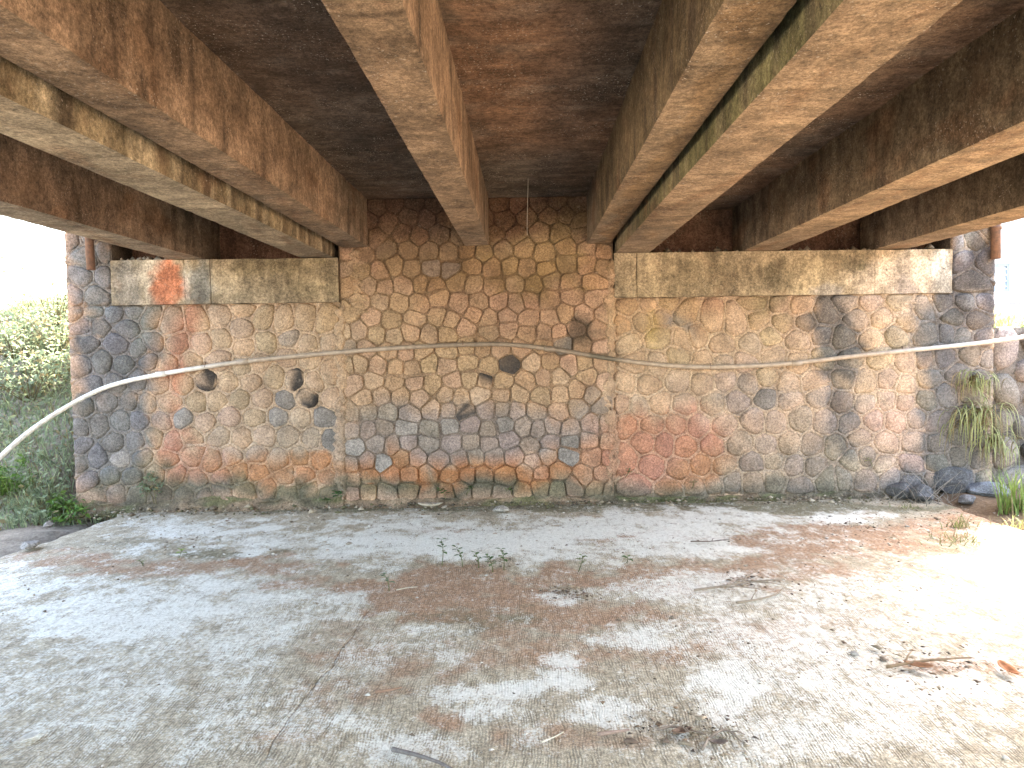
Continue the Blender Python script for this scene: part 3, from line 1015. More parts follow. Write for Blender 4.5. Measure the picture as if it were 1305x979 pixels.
def girder_colour(kind):
    def fn(P, nz):
        px, py = project(P)
        n = len(P)
        y, z = P[:, 1], P[:, 2]
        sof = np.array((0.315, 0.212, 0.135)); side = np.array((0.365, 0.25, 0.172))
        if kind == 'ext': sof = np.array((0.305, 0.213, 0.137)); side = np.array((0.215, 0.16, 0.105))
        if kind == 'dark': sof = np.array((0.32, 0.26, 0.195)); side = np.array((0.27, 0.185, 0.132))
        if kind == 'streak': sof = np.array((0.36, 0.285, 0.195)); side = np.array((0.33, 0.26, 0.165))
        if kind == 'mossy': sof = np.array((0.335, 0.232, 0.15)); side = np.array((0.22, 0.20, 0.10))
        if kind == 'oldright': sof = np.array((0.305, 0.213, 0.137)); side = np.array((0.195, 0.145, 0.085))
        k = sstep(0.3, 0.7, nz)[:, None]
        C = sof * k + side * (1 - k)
        C = C * (0.78 + 0.44 * fbm(y * 1.6 + P[:, 0] * 2, z * 5 + P[:, 0] * 3, 2))[:, None]
        # rough grey-brown last metre by the abutment
        e = sstep(5.4, 6.3, y + (fbm(P[:, 0] * 12, y * 2, 4) - 0.5) * 1.4)[:, None] * 0.65
        C = C * (1 - e) + np.array((0.21, 0.165, 0.125)) * (0.7 + 0.6 * fbm(P[:, 0] * 6, y * 22, 3))[:, None] * e
        # lighter worn edge line
        if kind == 'streak':
            s = sstep(0.42, 0.60, fbm(y * 9, z * 0.8, 1))[:, None] * (1 - k) * 0.62
            C = C * (1 - s) + np.array((0.12, 0.085, 0.05)) * s
            s = sstep(0.52, 0.66, fbm(y * 12 + 5, z * 0.8, 6))[:, None] * (1 - k) * 0.8
            C = C * (1 - s) + np.array((0.5, 0.41, 0.28)) * s
        if kind == 'mossy':
            s = sstep(0.45, 0.62, fbm(y * 8, z * 0.8, 1))[:, None] * (1 - k) * 0.6
            C = C * (1 - s) + np.array((0.30, 0.25, 0.15)) * s
        if kind == 'oldright':
            s = sstep(0.38, 0.52, (P[:, 0] - 0.59) / 0.23 + (fbm(y * 3, y * 0, 4) - 0.5) * 1.1)[:, None] * k * 0.6
            C = C * (1 - s) + np.array((0.25, 0.145, 0.07)) * s
        jl = np.abs(((y + 0.37 * np.floor(P[:, 0] * 1.7)) / 1.22) % 1.0 - 0.5) * 1.22
        j = (1 - sstep(0.0, 0.03, jl))[:, None] * sstep(0.35, 0.6, fbm(P[:, 0] * 5, y * 3, 5))[:, None] * 0.45
        C = C * (1 - j)
        rs_ = sstep(0.60, 0.74, fbm(y * 2.3 + P[:, 0] * 9, P[:, 0] * 6 + z * 4, 6))[:, None] * 0.55
        C = C * (1 - rs_) + np.array((0.21, 0.115, 0.065)) * rs_
        dr = sstep(0.60, 0.70, fbm(y * 8 + P[:, 0] * 31, z * 1.2, 7))[:, None] * (1 - k) * 0.6
        C = C * (1 - dr) + np.array((0.075, 0.055, 0.04)) * dr
        return C * 0.84
    return fn


def girder(parent, x0, x1, z0, z1, kind, seed):
    nx, nzs, ny = 9, 13, 420
    prof = [(x0, z1 - (z1 - z0) * i / (nzs - 1), 0.0) for i in range(nzs)]
    prof += [(x0 + (x1 - x0) * i / (nx - 1), z0, 1.0) for i in range(nx)]
    prof += [(x1, z0 + (z1 - z0) * i / (nzs - 1), 0.0) for i in range(nzs)]
    prof = np.array(prof); m = len(prof)
    Y = np.linspace(BEAM_Y0, BEAM_Y1, ny)
    V = np.zeros((ny, m, 3)); V[:, :, 0] = prof[None, :, 0]; V[:, :, 1] = Y[:, None]; V[:, :, 2] = prof[None, :, 1]
    V = V.reshape(-1, 3)
    nz = np.tile(prof[:, 2], ny)
    C = girder_colour(kind)(V, nz)
    # chips on the arrises and slightly wavy faces
    cx = (x0 + x1) / 2
    edge = np.exp(-((np.abs(V[:, 0] - cx) - (x1 - x0) / 2) / 0.012) ** 2 - ((V[:, 2] - z0) / 0.014) ** 2)
    chip = edge * (0.002 + 0.003 * sstep(0.5, 0.8, fbm(V[:, 1] * 11 + seed, V[:, 0] * 9, 3)))
    V[:, 0] += np.sign(cx - V[:, 0]) * chip
    V[:, 2] += chip
    V[:, 0] += (fbm(V[:, 1] * 1.1 + seed, V[:, 2] * 3, 1) - 0.5) * 0.008
    V[:, 2] += (fbm(V[:, 1] * 1.0 + seed, V[:, 0] * 3, 5) - 0.5) * 0.008 * (V[:, 2] < z0 + 0.06)
    F = grid_faces(ny, m)
    n0 = len(V)
    ends = [list(range(m)), [(ny - 1) * m + j for j in range(m)][::-1]]
    me = mesh_np('girder', V, F.tolist() + ends, C)
    bm = bmesh.new(); bm.from_mesh(me)
    bmesh.ops.recalc_face_normals(bm, faces=bm.faces)
    bm.to_mesh(me); bm.free()
    me.polygons.foreach_set('use_smooth', np.ones(len(me.polygons), bool))
    me.set_sharp_from_angle(angle=math.radians(38))
    return link('girder', me, M['concrete'], parent)


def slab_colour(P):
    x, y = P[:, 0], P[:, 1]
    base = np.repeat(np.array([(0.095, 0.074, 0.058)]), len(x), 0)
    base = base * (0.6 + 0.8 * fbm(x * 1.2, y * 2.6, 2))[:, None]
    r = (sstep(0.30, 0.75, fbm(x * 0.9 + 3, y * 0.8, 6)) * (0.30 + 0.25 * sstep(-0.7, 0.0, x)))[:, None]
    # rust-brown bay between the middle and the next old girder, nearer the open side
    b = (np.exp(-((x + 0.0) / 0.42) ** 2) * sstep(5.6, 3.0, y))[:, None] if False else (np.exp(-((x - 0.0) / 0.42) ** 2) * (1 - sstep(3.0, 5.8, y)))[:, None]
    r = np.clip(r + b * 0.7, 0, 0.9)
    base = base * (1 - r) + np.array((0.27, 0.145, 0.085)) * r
    l = (sstep(0.56, 0.75, fbm(x * 3, y * 9, 1)) * 0.35)[:, None]
    return base * (1 - l) + np.array((0.25, 0.2, 0.16)) * l


def deck_slab(parent, x0, x1, z0, z1):
    nx = int((x1 - x0) / 0.05) + 2; ny = 250
    x, y = np.meshgrid(np.linspace(x0, x1, nx), np.linspace(BEAM_Y0, 7.5, ny), indexing='ij')
    x = x.ravel(); y = y.ravel()
    z = z0 + (fbm(x * 0.4, y * 6, 1) - 0.5) * 0.012 + (fbm(x * 3, y * 3, 2) - 0.5) * 0.014
    V = np.stack([x, y, z], 1)
    C = slab_colour(V)
    n = len(V)
    B = np.array([(x0, BEAM_Y0, z0 + .02), (x1, BEAM_Y0, z0 + .02), (x1, 7.5, z0 + .02), (x0, 7.5, z0 + .02), (x0, BEAM_Y0, z1), (x1, BEAM_Y0, z1), (x1, 7.5, z1), (x0, 7.5, z1)])
    F = np.vstack([grid_faces(nx, ny, True), np.array([[4, 5, 6, 7], [0, 1, 5, 4], [1, 2, 6, 5], [2, 3, 7, 6], [3, 0, 4, 7]]) + n])
    me = mesh_np('slab', np.vstack([V, B]), F, np.vstack([C, np.repeat([[0.25, 0.22, 0.18]], 8, 0)]))
    me.set_sharp_from_angle(angle=math.radians(40))
    return link('slab', me, M['soffit'], parent)


dk_old = tag(empty('bridge_deck', (0, 0, 0)), 'old middle bridge deck with three brown concrete girders and a dark stained slab', 'bridge deck')
dk_left = tag(empty('bridge_deck', (0, 0, 0)), 'bridge deck widening on the bank side, two girders, one with a streaked side', 'bridge deck')
dk_right = tag(empty('bridge_deck', (0, 0, 0)), 'bridge deck widening on the sunlit side, three pale-bottomed girders', 'bridge deck')
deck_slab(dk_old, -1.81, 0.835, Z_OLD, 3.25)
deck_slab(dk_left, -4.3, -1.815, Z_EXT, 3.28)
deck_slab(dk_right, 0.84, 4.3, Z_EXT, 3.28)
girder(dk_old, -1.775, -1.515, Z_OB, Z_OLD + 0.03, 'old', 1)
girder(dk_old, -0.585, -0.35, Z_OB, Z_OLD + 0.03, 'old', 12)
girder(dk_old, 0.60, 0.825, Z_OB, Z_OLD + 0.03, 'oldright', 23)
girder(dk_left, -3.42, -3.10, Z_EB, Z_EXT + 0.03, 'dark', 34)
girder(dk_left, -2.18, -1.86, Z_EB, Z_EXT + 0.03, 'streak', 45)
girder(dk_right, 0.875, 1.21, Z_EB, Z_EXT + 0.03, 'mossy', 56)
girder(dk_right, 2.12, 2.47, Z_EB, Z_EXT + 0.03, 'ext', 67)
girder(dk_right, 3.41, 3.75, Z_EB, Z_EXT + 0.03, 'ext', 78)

# ------------------------------------------------------------------ pipes
def pipe_obj(parent, name, pts, rad, colfn, mat, seg=10, n=160):
    sp = spline(pts, n)
    C = colfn(sp)
    mb = MB(); tube_into(mb, sp, rad, C, seg)
    return link(name, mb.mesh(name), mat, parent)


PIPE_PX = [(110, 505, 0.075), (150, 489, 0.06), (205, 477, 0.05), (260, 468, 0.05), (310, 461, 0.05), (400, 452, 0.05), (500, 444, 0.05), (590, 439.5, 0.05), (650, 439.5, 0.05), (710, 446, 0.05),
           (770, 456, 0.05), (840, 465, 0.05), (910, 468, 0.05), (1000, 464, 0.05), (1080, 455, 0.05), (1150, 447.5, 0.055), (1215, 441, 0.07), (1276, 434, 0.09)]
pp = [at_depth(-150, 735, 4.95), at_depth(-70, 655, 5.5), at_depth(0, 583, 6.05), at_depth(50, 541, 6.4)] + [on_wall(a, b, c) for a, b, c in PIPE_PX] + [at_depth(1315, 428, 7.05)]
pp = [tuple(p) for p in pp]


def pvc_col(sp):
    px, py = project(sp)
    c = np.repeat(np.array([(0.35, 0.285, 0.225)]), len(px), 0)
    c = c * (1 - sstep(330, 190, px)[:, None]) + np.array((0.70, 0.68, 0.64)) * sstep(330, 190, px)[:, None]
    r = sstep(1100, 1210, px)[:, None]
    c = c * (1 - r) + np.array((0.50, 0.46, 0.42)) * r
    d = (sstep(470, 580, px) * (1 - sstep(770, 830, px)))[:, None] * 0.75
    c = c * (1 - d) + np.array((0.19, 0.15, 0.115)) * d
    d = (sstep(745, 755, px) * (1 - sstep(785, 792, px)))[:, None] * 0.8
    return c * (1 - d) + np.array((0.10, 0.09, 0.065)) * d


water_pipe = tag(empty('water_pipe', pp[4]), 'long pale plastic water pipe sagging across the abutment wall', 'pipe')


def rel(o, parent):
    o.parent = parent
    o.matrix_parent_inverse = Matrix.Translation(-Vector(parent.location))
    return o


rel(pipe_obj(None, 'pipe_run', pp, 0.0215, pvc_col, M['pvc'], 12, 260), water_pipe)
for (a, b) in ((310, 461), (1015, 463), (205, 477), (700, 444.7)):
    q = np.array(on_wall(a, b, 0.05)); q2 = np.array(on_wall(a + 12, b - 1.5 if a < 600 else b - 0.6, 0.05))
    if a == 700: q2 = np.array(on_wall(a + 12, b + 1.8, 0.05))
    d = (q2 - q) / np.linalg.norm(q2 - q)
    mb = MB(); tube_into(mb, [q - d * 0.05, q - d * 0.045, q + d * 0.045, q + d * 0.05], [0.022, 0.0275, 0.0275, 0.022], pvc_col(np.array([q]))[0] * 0.9, 12)
    rel(link('coupling', mb.mesh('coupling'), M['pvc']), water_pipe)
# wall ties that hold the pipe
for a, b in ((262, 467.5), (590, 439), (905, 468), (1150, 447)):
    q = np.array(on_wall(a, b, 0.05)); w = np.array(on_wall(a, b - 5, -0.01))
    mb = MB(); tube_into(mb, [w + (0, 0, .01), q + (0, -0.008, 0.022), q + (0, -0.023, 0.0), q + (0, -0.008, -0.022), w + (0, 0, -0.03)], 0.004, (0.12, 0.09, 0.07), 6)
    rel(link('wire_tie', mb.mesh('wire_tie'), M['rust']), water_pipe)


def stub_pipe(x, y0, y1, off, r, label):
    a = on_wall(x, y0, off); b = on_wall(x + 2, y1, off)
    o = tag(empty('drain_pipe', b), label, 'pipe')
    n = 24; th = np.linspace(0, 2 * math.pi, n, endpoint=False)
    top = Vector((b.x - 0.01, b.y, max(a.z, Z_EXT + 0.02)))
    mb = MB(); rings = [(top, r), (b, r * 1.02), (b, r * 0.86), (b + Vector((0, 0, 0.25)), r * 0.86)]
    V = [(c.x + k * math.cos(t), c.y + k * math.sin(t), c.z) for c, k in rings for t in th]
    F = [[i * n + j, i * n + (j + 1) % n, (i + 1) * n + (j + 1) % n, (i + 1) * n + j] for i in range(3) for j in range(n)]
    mb.add(V, F, (0.15, 0.1, 0.08))
    rel(link('tube', mb.mesh('tube'), M['rust']), o)
    mb = MB(); c = b + Vector((0, 0, 0.30))
    tube_into(mb, [c + Vector((0, 0, -0.02)), c + Vector((0, 0, 0.02))], r * 1.15, (0.1, 0.08, 0.07), 16)
    rel(link('band', mb.mesh('band'), M['rust']), o)


stub_pipe(114, 300, 344, 0.10, 0.037, 'short rusty drain pipe hanging beside the grey wall end, above the bank')
stub_pipe(1267, 285, 330, 0.06, 0.042, 'short brown drain pipe hanging at the outer corner near the white house')

# ------------------------------------------------------------------ revetment at the far side
REV_A = math.radians(9)
REV_M = Matrix.Translation((4.59, 7.13, 0)) @ Matrix.Rotation(REV_A, 4, 'Z')
rev = tag(empty('revetment_wall', (4.59, 7.13, 0), REV_A), 'low rough stone revetment with weeds, past the outer corner of the abutment', 'stone wall')


def rev_colour(P):
    n = fbm(P[:, 0] * 3, P[:, 2] * 3, 2)
    c = np.array((0.24, 0.20, 0.17))[None, :] * (1 - n[:, None]) + np.array((0.33, 0.30, 0.27))[None, :] * n[:, None]
    g = sstep(0.5, 0.7, fbm(P[:, 0] * 2 + 9, P[:, 2] * 2, 5))[:, None] * 0.6
    return (c * (1 - g) + np.array((0.12, 0.125, 0.13)) * g) * 0.7


mortar_bed(rev, [(0, 3.0, -0.1, 1.66)], 0.03, 0.8, 0.4, M4=REV_M, col_fn=rev_colour, step=0.035)
P = cells(0.0, 3.0, 0.0, 1.68, 0.34, 0.27, 0.34, 0.03, rnd, 0)
stone_meshes(rev, P, rnd, 0.05, 0.04, 0.27, None, M['stone'], rev_colour, dark=False, M4=REV_M, lum=(0.55, 1.3))


def rock(px, py, size, seed, label, flat=0.6, lift=0.0, group='dark rocks heaped at the wall foot', col=(0.115, 0.115, 0.12)):
    p = on_floor(px, py, 0.02 + lift)
    r = np.random.default_rng(seed)
    bm = bmesh.new(); bmesh.ops.create_icosphere(bm, subdivisions=3, radius=1)
    V = np.array([v.co[:] for v in bm.verts])
    pl = r.normal(size=(11, 3)); pl /= np.linalg.norm(pl, axis=1)[:, None]
    for n in pl:
        d = V @ n; lim = r.uniform(0.62, 0.85)
        V = V - np.maximum(0, d - lim)[:, None] * n[None, :]
    V += (np.stack([fbm(V[:, 0] * 2 + seed, V[:, 1] * 2 + V[:, 2], 1), fbm(V[:, 1] * 2, V[:, 2] * 2 + seed, 2), fbm(V[:, 2] * 2, V[:, 0] * 2 + seed, 3)], 1) - 0.5) * 0.3
    V = V * np.array((1.0, r.uniform(0.7, 0.9), flat)) * size
    F = [[v.index for v in f.verts] for f in bm.faces]; bm.free()
    C = np.repeat(np.array([col]), len(V), 0) * (0.6 + 0.8 * fbm(V[:, 0] * 9, V[:, 2] * 9 + V[:, 1] * 9, 2))[:, None]
    V[:, 2] -= V[:, 2].min() + size * 0.12
    me = mesh_np('rock', V, F, C)
    me.set_sharp_from_angle(angle=math.radians(28))
    o = link('rock', me, M['rock'])
    o.location = p; o.rotation_euler = (0, 0, r.uniform(0, 6))
    return tag(o, label, 'rock', group)


rock(1258, 634, 0.20, 2, 'pale flat-topped rock beside the bright green grass tuft', 0.5, 0.0, col=(0.20, 0.21, 0.23))
rock(1206, 628, 0.27, 3, 'dark rock half buried behind the dry twigs, at the wall foot', 0.62)
rock(1232, 622, 0.32, 4, 'largest dark rock below the hanging grass', 0.75)
rock(1275, 615, 0.30, 5, 'dark rock below the revetment, behind the grass tuft', 0.8)
rock(1172, 636, 0.17, 6, 'small dark rock on the twig side of the rock heap', 0.5)
rock(1150, 633, 0.16, 8, 'low dark rock at the outer end of the heap, against the pale wall stones', 0.5)
rock(1190, 618, 0.22, 9, 'dark rock leaning on the wall behind the half-buried rock', 0.8)
rock(1232, 641, 0.10, 7, 'small grey rock in front of the rock heap', 0.5, col=(0.17, 0.17, 0.18))

# ------------------------------------------------------------------ house beyond the terrace
house = tag(empty('house', (11.6, 15.0, 1.9)), 'white rendered house beyond the revetment, mostly out of frame', 'house')
HX0, HX1, HY = -2.0, 4.5, 0.0
# front wall built round the two window openings
def hbox(name, lo, hi, mat, parent=None):
    mb = MB(); mb.box(lo, hi, (1, 1, 1)); return link(name, mb.mesh(name, False), mat, parent or house)


w1 = at_depth(1266, 372, 15.0) - house.location; w1b = at_depth(1288, 336, 15.0) - house.location
w2 = at_depth(1277, 321, 15.0) - house.location; w2b = at_depth(1330, 285, 15.0) - house.location
fw = MB()
xs = HX0
zt, zb = 3.6, -0.5
fw.box((HX0, 0, zb), (HX1, 0.2, w1.z), (1, 1, 1))
fw.box((HX0, 0.0, w1.z), (w1.x, 0.2, w1b.z), (1, 1, 1)); fw.box((w1b.x, 0, w1.z), (HX1, 0.2, w1b.z), (1, 1, 1))
fw.box((HX0, 0, w1b.z), (HX1, 0.2, w2.z), (1, 1, 1))
fw.box((HX0, 0, w2.z), (w2.x, 0.2, w2b.z), (1, 1, 1)); fw.box((w2b.x, 0, w2.z), (HX1, 0.2, w2b.z), (1, 1, 1))
fw.box((HX0, 0, w2b.z), (HX1, 0.2, zt), (1, 1, 1))
fw.box((HX0, 0.2, zb), (HX0 + 0.2, 5, zt), (1, 1, 1)); fw.box((HX1 - 0.2, 0.2, zb), (HX1, 5, zt), (1, 1, 1)); fw.box((HX0 + 0.2, 4.8, zb), (HX1 - 0.2, 5, zt), (1, 1, 1))
link('wall', fw.mesh('wall', False), M['render_white'], house)
rf = MB(); rf.add([(HX0 - .4, -.5, zt), (HX1 + .4, -.5, zt), (HX1 + .4, 5.5, zt), (HX0 - .4, 5.5, zt), (HX0 - .4, 2.5, zt + 1.6), (HX1 + .4, 2.5, zt + 1.6)],
                  [[0, 1, 5, 4], [3, 4, 5, 2], [0, 4, 3], [1, 2, 5], [3, 2, 1, 0]], (1, 1, 1))
link('roof', rf.mesh('roof', False), M['roof'], house)
for (a, b, sl) in ((w1, w1b, True), (w2, w2b, False)):
    wf = MB(); t = 0.05
    wf.box((a.x, 0.03, a.z), (a.x + t, 0.12, b.z), (1, 1, 1)); wf.box((b.x - t, 0.03, a.z), (b.x, 0.12, b.z), (1, 1, 1))
    wf.box((a.x + t, 0.03, a.z), (b.x - t, 0.12, a.z + t), (1, 1, 1)); wf.box((a.x + t, 0.03, b.z - t), (b.x - t, 0.12, b.z), (1, 1, 1))
    wo = link('window', wf.mesh('window', False), M['frame'], house)
    gp = MB(); gp.box((a.x + t, 0.07, a.z + t), (b.x - t, 0.08, b.z - t), (1, 1, 1)); link('pane', gp.mesh('pane', False), M['glass'], wo)
    if sl:
        for i in range(4):
            z = a.z + t + (b.z - a.z - 2 * t) * (i + 0.5) / 4
            ls = MB(); ls.box((a.x + t, 0.04, z - 0.012), (b.x - t, 0.066, z + 0.012), (1, 1, 1)); link('louvre', ls.mesh('louvre', False), M['render_white'], wo)

# ------------------------------------------------------------------ plants
def blades_np(base, height, width, lean, rs, cols, segs=3, droop=0.3, az=None):
    """grass blades: base (n,3) -> vertices, quads, colours"""
    n = len(base)
    h = height * rs.uniform(0.6, 1.25, n); w = width * rs.uniform(0.7, 1.3, n)
    a = rs.uniform(0, 2 * math.pi, n) if az is None else az + rs.normal(0, 0.5, n)
    l = lean * rs.uniform(0.3, 1.3, n)
    d = np.stack([np.cos(a), np.sin(a), np.zeros(n)], 1)
    s = np.stack([-np.sin(a), np.cos(a), np.zeros(n)], 1)
    V = np.zeros((n, segs + 1, 2, 3))
    for i in range(segs + 1):
        t = i / segs
        c = base + d * (h * l * t ** 1.6)[:, None] + np.array((0, 0, 1.0)) * (h * (t - droop * t * t * l))[:, None]
        ww = w * (1 - t ** 1.5 * 0.92)
        V[:, i, 0] = c - s * ww[:, None] / 2; V[:, i, 1] = c + s * ww[:, None] / 2
    idx = np.arange(n)[:, None] * (segs + 1) * 2
    F = np.concatenate([np.stack([idx[:, 0] + 2 * i, idx[:, 0] + 2 * i + 1, idx[:, 0] + 2 * i + 3, idx[:, 0] + 2 * i + 2], 1) for i in range(segs)])
    c = np.repeat(cols[:, None, :], (segs + 1) * 2, 1).reshape(-1, 3)
    return V.reshape(-1, 3), F, c


def leaves_np(ctr, size, rs, cols, up=0.6):
    """folded diamond leaves scattered round points"""
    n = len(ctr)
    nrm = rs.normal(size=(n, 3)); nrm[:, 2] += up * 2; nrm /= np.linalg.norm(nrm, axis=1)[:, None]
    t = np.cross(nrm, rs.normal(size=(n, 3))); t /= np.linalg.norm(t, axis=1)[:, None] + 1e-9
    b = np.cross(nrm, t)
    L = size * rs.uniform(0.6, 1.35, n)[:, None]; Wd = L * rs.uniform(0.32, 0.55, n)[:, None]
    V = np.stack([ctr, ctr + t * L * 0.5 + b * Wd * 0.5 + nrm * L * 0.08, ctr + t * L - nrm * L * 0.1, ctr + t * L * 0.5 - b * Wd * 0.5 + nrm * L * 0.08], 1)
    F = np.arange(n * 4).reshape(n, 4)
    return V.reshape(-1, 3), F, np.repeat(cols, 4, 0)


def greens(n, rs, a=(0.055, 0.105, 0.03), b=(0.13, 0.19, 0.05), dry=0.12):
    t = rs.random(n)[:, None]
    c = np.array(a) * (1 - t) + np.array(b) * t
    d = rs.random(n) < dry
    c[d] = np.array((0.26, 0.21, 0.11)) * rs.uniform(0.6, 1.2, d.sum())[:, None]
    return c


def join_np(parts):
    V, F, C, n = [], [], [], 0
    for v, f, c in parts:
        V.append(v); F.append(f + n); C.append(c); n += len(v)
    return np.vstack(V), np.vstack(F), np.vstack(C)


rs = np.random.default_rng(3)
# ground cover on the bank: nobody could count it
N = 90000
bx = rs.uniform(-10.5, -4.35, N); by = rs.uniform(6.5, 13.5, N)
den = fbm(bx * 1.1, by * 1.1, 2) + 0.22 * sstep(7.0, 9.0, by)
keep = (den > 0.30) & (bx < -4.5 - 0.05 * (by > 6.9)) & (bx > -1.02 * by - 0.6)
bx, by = bx[keep], by[keep]
bz = h_left(bx, by)
base = np.stack([bx, by, bz - 0.01], 1)
ex = rs.uniform(-4.9, -4.0, 1500); ey = rs.uniform(6.1, 6.85, 1500)
ke = (fbm(ex * 3, ey * 3, 5) > 0.47) & (ey > 6.2 + 0.5 * (ex + 4.9))
eb = np.stack([ex[ke], ey[ke], h_left(ex[ke], ey[ke]) - 0.01], 1)
base = np.vstack([base, eb])
n2 = len(base) // 3
sel = rs.permutation(len(base))
g1 = blades_np(base[sel[:2 * n2]], 0.20, 0.011, 0.9, rs, greens(2 * n2, rs, (0.18, 0.235, 0.14), (0.34, 0.39, 0.23)), 3, 0.5)
lc = base[sel[2 * n2:]] + rs.normal(0, 0.03, (len(base) - 2 * n2, 3)) + np.array((0, 0, 0.08))
g2 = leaves_np(lc, 0.065, rs, greens(len(lc), rs, (0.18, 0.235, 0.15), (0.32, 0.37, 0.23)))
V, F, C = join_np([g1, g2])
o = link('grass', mesh_np('grass', V, F, C, False), M['leaf'])
tag(o, 'pale green grass and creepers covering the bank', 'grass', kind='stuff')


def bush(name, px, py, depth_or_floor, n, r, label, cat='weed', size=0.05, cols=None, hz=0.8, blades=0, bh=0.2, group=None, seedv=1, up=0.6, z=None):
    q = np.random.default_rng(seedv)
    p = depth_or_floor
    root = tag(empty(name, p), label, cat, group)
    # stems reach from the root to every clump
    k = max(3, n // 28)
    cl = q.normal(size=(k, 3)) * np.array((r, r * 0.7, r * 0.5 * hz)) * 0.6
    cl[:, 2] = np.abs(cl[:, 2]) + r * hz * q.uniform(0.1, 0.9, k)
    st = MB()
    for c in cl:
        tube_into(st, [(c[0] * 0.1, c[1] * 0.1, -0.02), (c[0] * 0.45, c[1] * 0.45, c[2] * 0.6), tuple(c)], [0.005, 0.004, 0.002], (0.12, 0.10, 0.05), 5)
    so = link('stem', st.mesh('stem'), M['dry'], root)
    ctr = cl[q.integers(0, k, n)] + q.normal(0, r * 0.16, (n, 3))
    ctr[:, 2] = np.maximum(ctr[:, 2], 0.005)
    parts = [leaves_np(ctr, size, q, cols(n, q) if cols else greens(n, q), up)]
    if blades:
        b0 = np.stack([q.normal(0, r * 0.35, blades), q.normal(0, r * 0.3, blades), np.full(blades, -0.01)], 1)
        parts.append(blades_np(b0, bh, 0.010, 0.8, q, greens(blades, q, (0.08, 0.15, 0.03), (0.16, 0.26, 0.06), 0.05), 4, 0.4))
    V, F, C = join_np([parts[0]]) if len(parts) == 1 else join_np(parts)
    lo = link('foliage', mesh_np('foliage', V, F, C, False), M['leaf'], root)
    return root


def bank_pt(px, py):
    """first hit of the view ray with the bank surface"""
    d = ray(px, py); t = 4.0
    while t < 25:
        p = CAM_POS + d * t
        if p.z < float(h_left(np.array([p.x]), np.array([p.y]))[0]): return p
        t += 0.03
    return CAM_POS + d * 9


bright = lambda n, q: greens(n, q, (0.07, 0.15, 0.03), (0.15, 0.25, 0.06), 0.03)
bluish = lambda n, q: greens(n, q, (0.15, 0.20, 0.13), (0.30, 0.36, 0.22), 0.14)
bush('weed_clump', 0, 0, bank_pt(82, 662), 330, 0.20, 'bright green leafy clump at the foot of the bank beside the wall corner', size=0.06, cols=bright, hz=0.7, seedv=4)
bush('weed_clump', 0, 0, bank_pt(12, 628), 420, 0.28, 'bright green grassy clump on the bank under the pipe, cut by the picture edge', size=0.06, cols=bright, hz=0.7, blades=160, bh=0.22, seedv=5)
bush('shrub', 0, 0, bank_pt(40, 510), 900, 0.50, 'pale loose shrub halfway up the bank, above the pipe', 'shrub', size=0.065, cols=bluish, hz=0.9, seedv=6)
bush('shrub', 0, 0, bank_pt(78, 455), 800, 0.50, 'dense green shrub on the bank against the grey wall end', 'shrub', size=0.05, cols=bluish, hz=1.0, seedv=7)
bush('shrub', 0, 0, bank_pt(18, 455), 700, 0.45, 'pale shrub at the top of the bank by the picture edge', 'shrub', size=0.05, cols=bluish, hz=0.8, seedv=8)
bush('shrub', 0, 0, bank_pt(72, 425), 900, 0.62, 'tallest pale shrub rising beside the top of the grey wall end', 'shrub', size=0.05, cols=bluish, hz=1.35, seedv=14)
bush('creeper', 0, 0, on_floor(150, 640) + Vector((0, 0.12, 0.02)), 260, 0.26, 'low green creeper at the grey foot of the wall, near the bank', 'plant', size=0.05, cols=bluish, hz=1.3, seedv=9)
bush('creeper', 0, 0, on_floor(200, 652) + Vector((0, 0.02, 0.0)), 130, 0.14, 'thin upright weed where the grey wall turns orange', 'plant', size=0.05, cols=bluish, hz=2.2, seedv=10)


def seedling(px, py, h, npair, label, seedv, lean=0.1, col=None, size=0.05, group='seedlings rooted in the floor dirt', onwall=False, cat='seedling'):
    q = np.random.default_rng(seedv)
    p = on_wall(px, py, 0.03) if onwall else on_floor(px, py, 0.0)
    root = tag(empty('seedling', p), label, cat, group)
    a = q.uniform(0, 6.28)
    top = np.array((math.cos(a) * lean, -abs(math.sin(a)) * lean * (2.2 if onwall else 1), h))
    st = MB(); sp = spline([(0, 0, -0.02), top * 0.5 + (0.01, 0, 0), top], 7)
    tube_into(st, sp, np.linspace(0.004, 0.0015, 7), (0.14, 0.15, 0.06), 5)
    link('stem', st.mesh('stem'), M['leaf'], root)
    for k in range(npair):
        t = 0.35 + 0.65 * (k + 1) / npair
        b = np.array([np.interp(t * 6, range(7), sp[:, i]) for i in range(3)])
        for s in (0, 1):
            an = a + k * 1.57 + s * math.pi + q.normal(0, 0.3)
            L = size * q.uniform(0.8, 1.25) * (1.15 - 0.4 * t)
            d = np.array((math.cos(an), math.sin(an), q.uniform(0.0, 0.5))); d /= np.linalg.norm(d)
            sd = np.cross(d, (0, 0, 1.0)); sd /= np.linalg.norm(sd)
            V = [b, b + d * L * 0.4 + sd * L * 0.27 + (0, 0, L * 0.05), b + d * L * 0.75 + sd * L * 0.2, b + d * L - (0, 0, L * 0.15), b + d * L * 0.75 - sd * L * 0.2, b + d * L * 0.4 - sd * L * 0.27 + (0, 0, L * 0.05), b + d * L * 0.5]
            F = [[0, 1, 6], [1, 2, 6], [2, 3, 6], [3, 4, 6], [4, 5, 6], [5, 0, 6]]
            c = np.array(col or (0.085, 0.15, 0.05)) * q.uniform(0.75, 1.3)
            link('leaf', mesh_np('leaf', V, F, np.repeat([c], 7, 0)), M['leaf'], root)
    return root


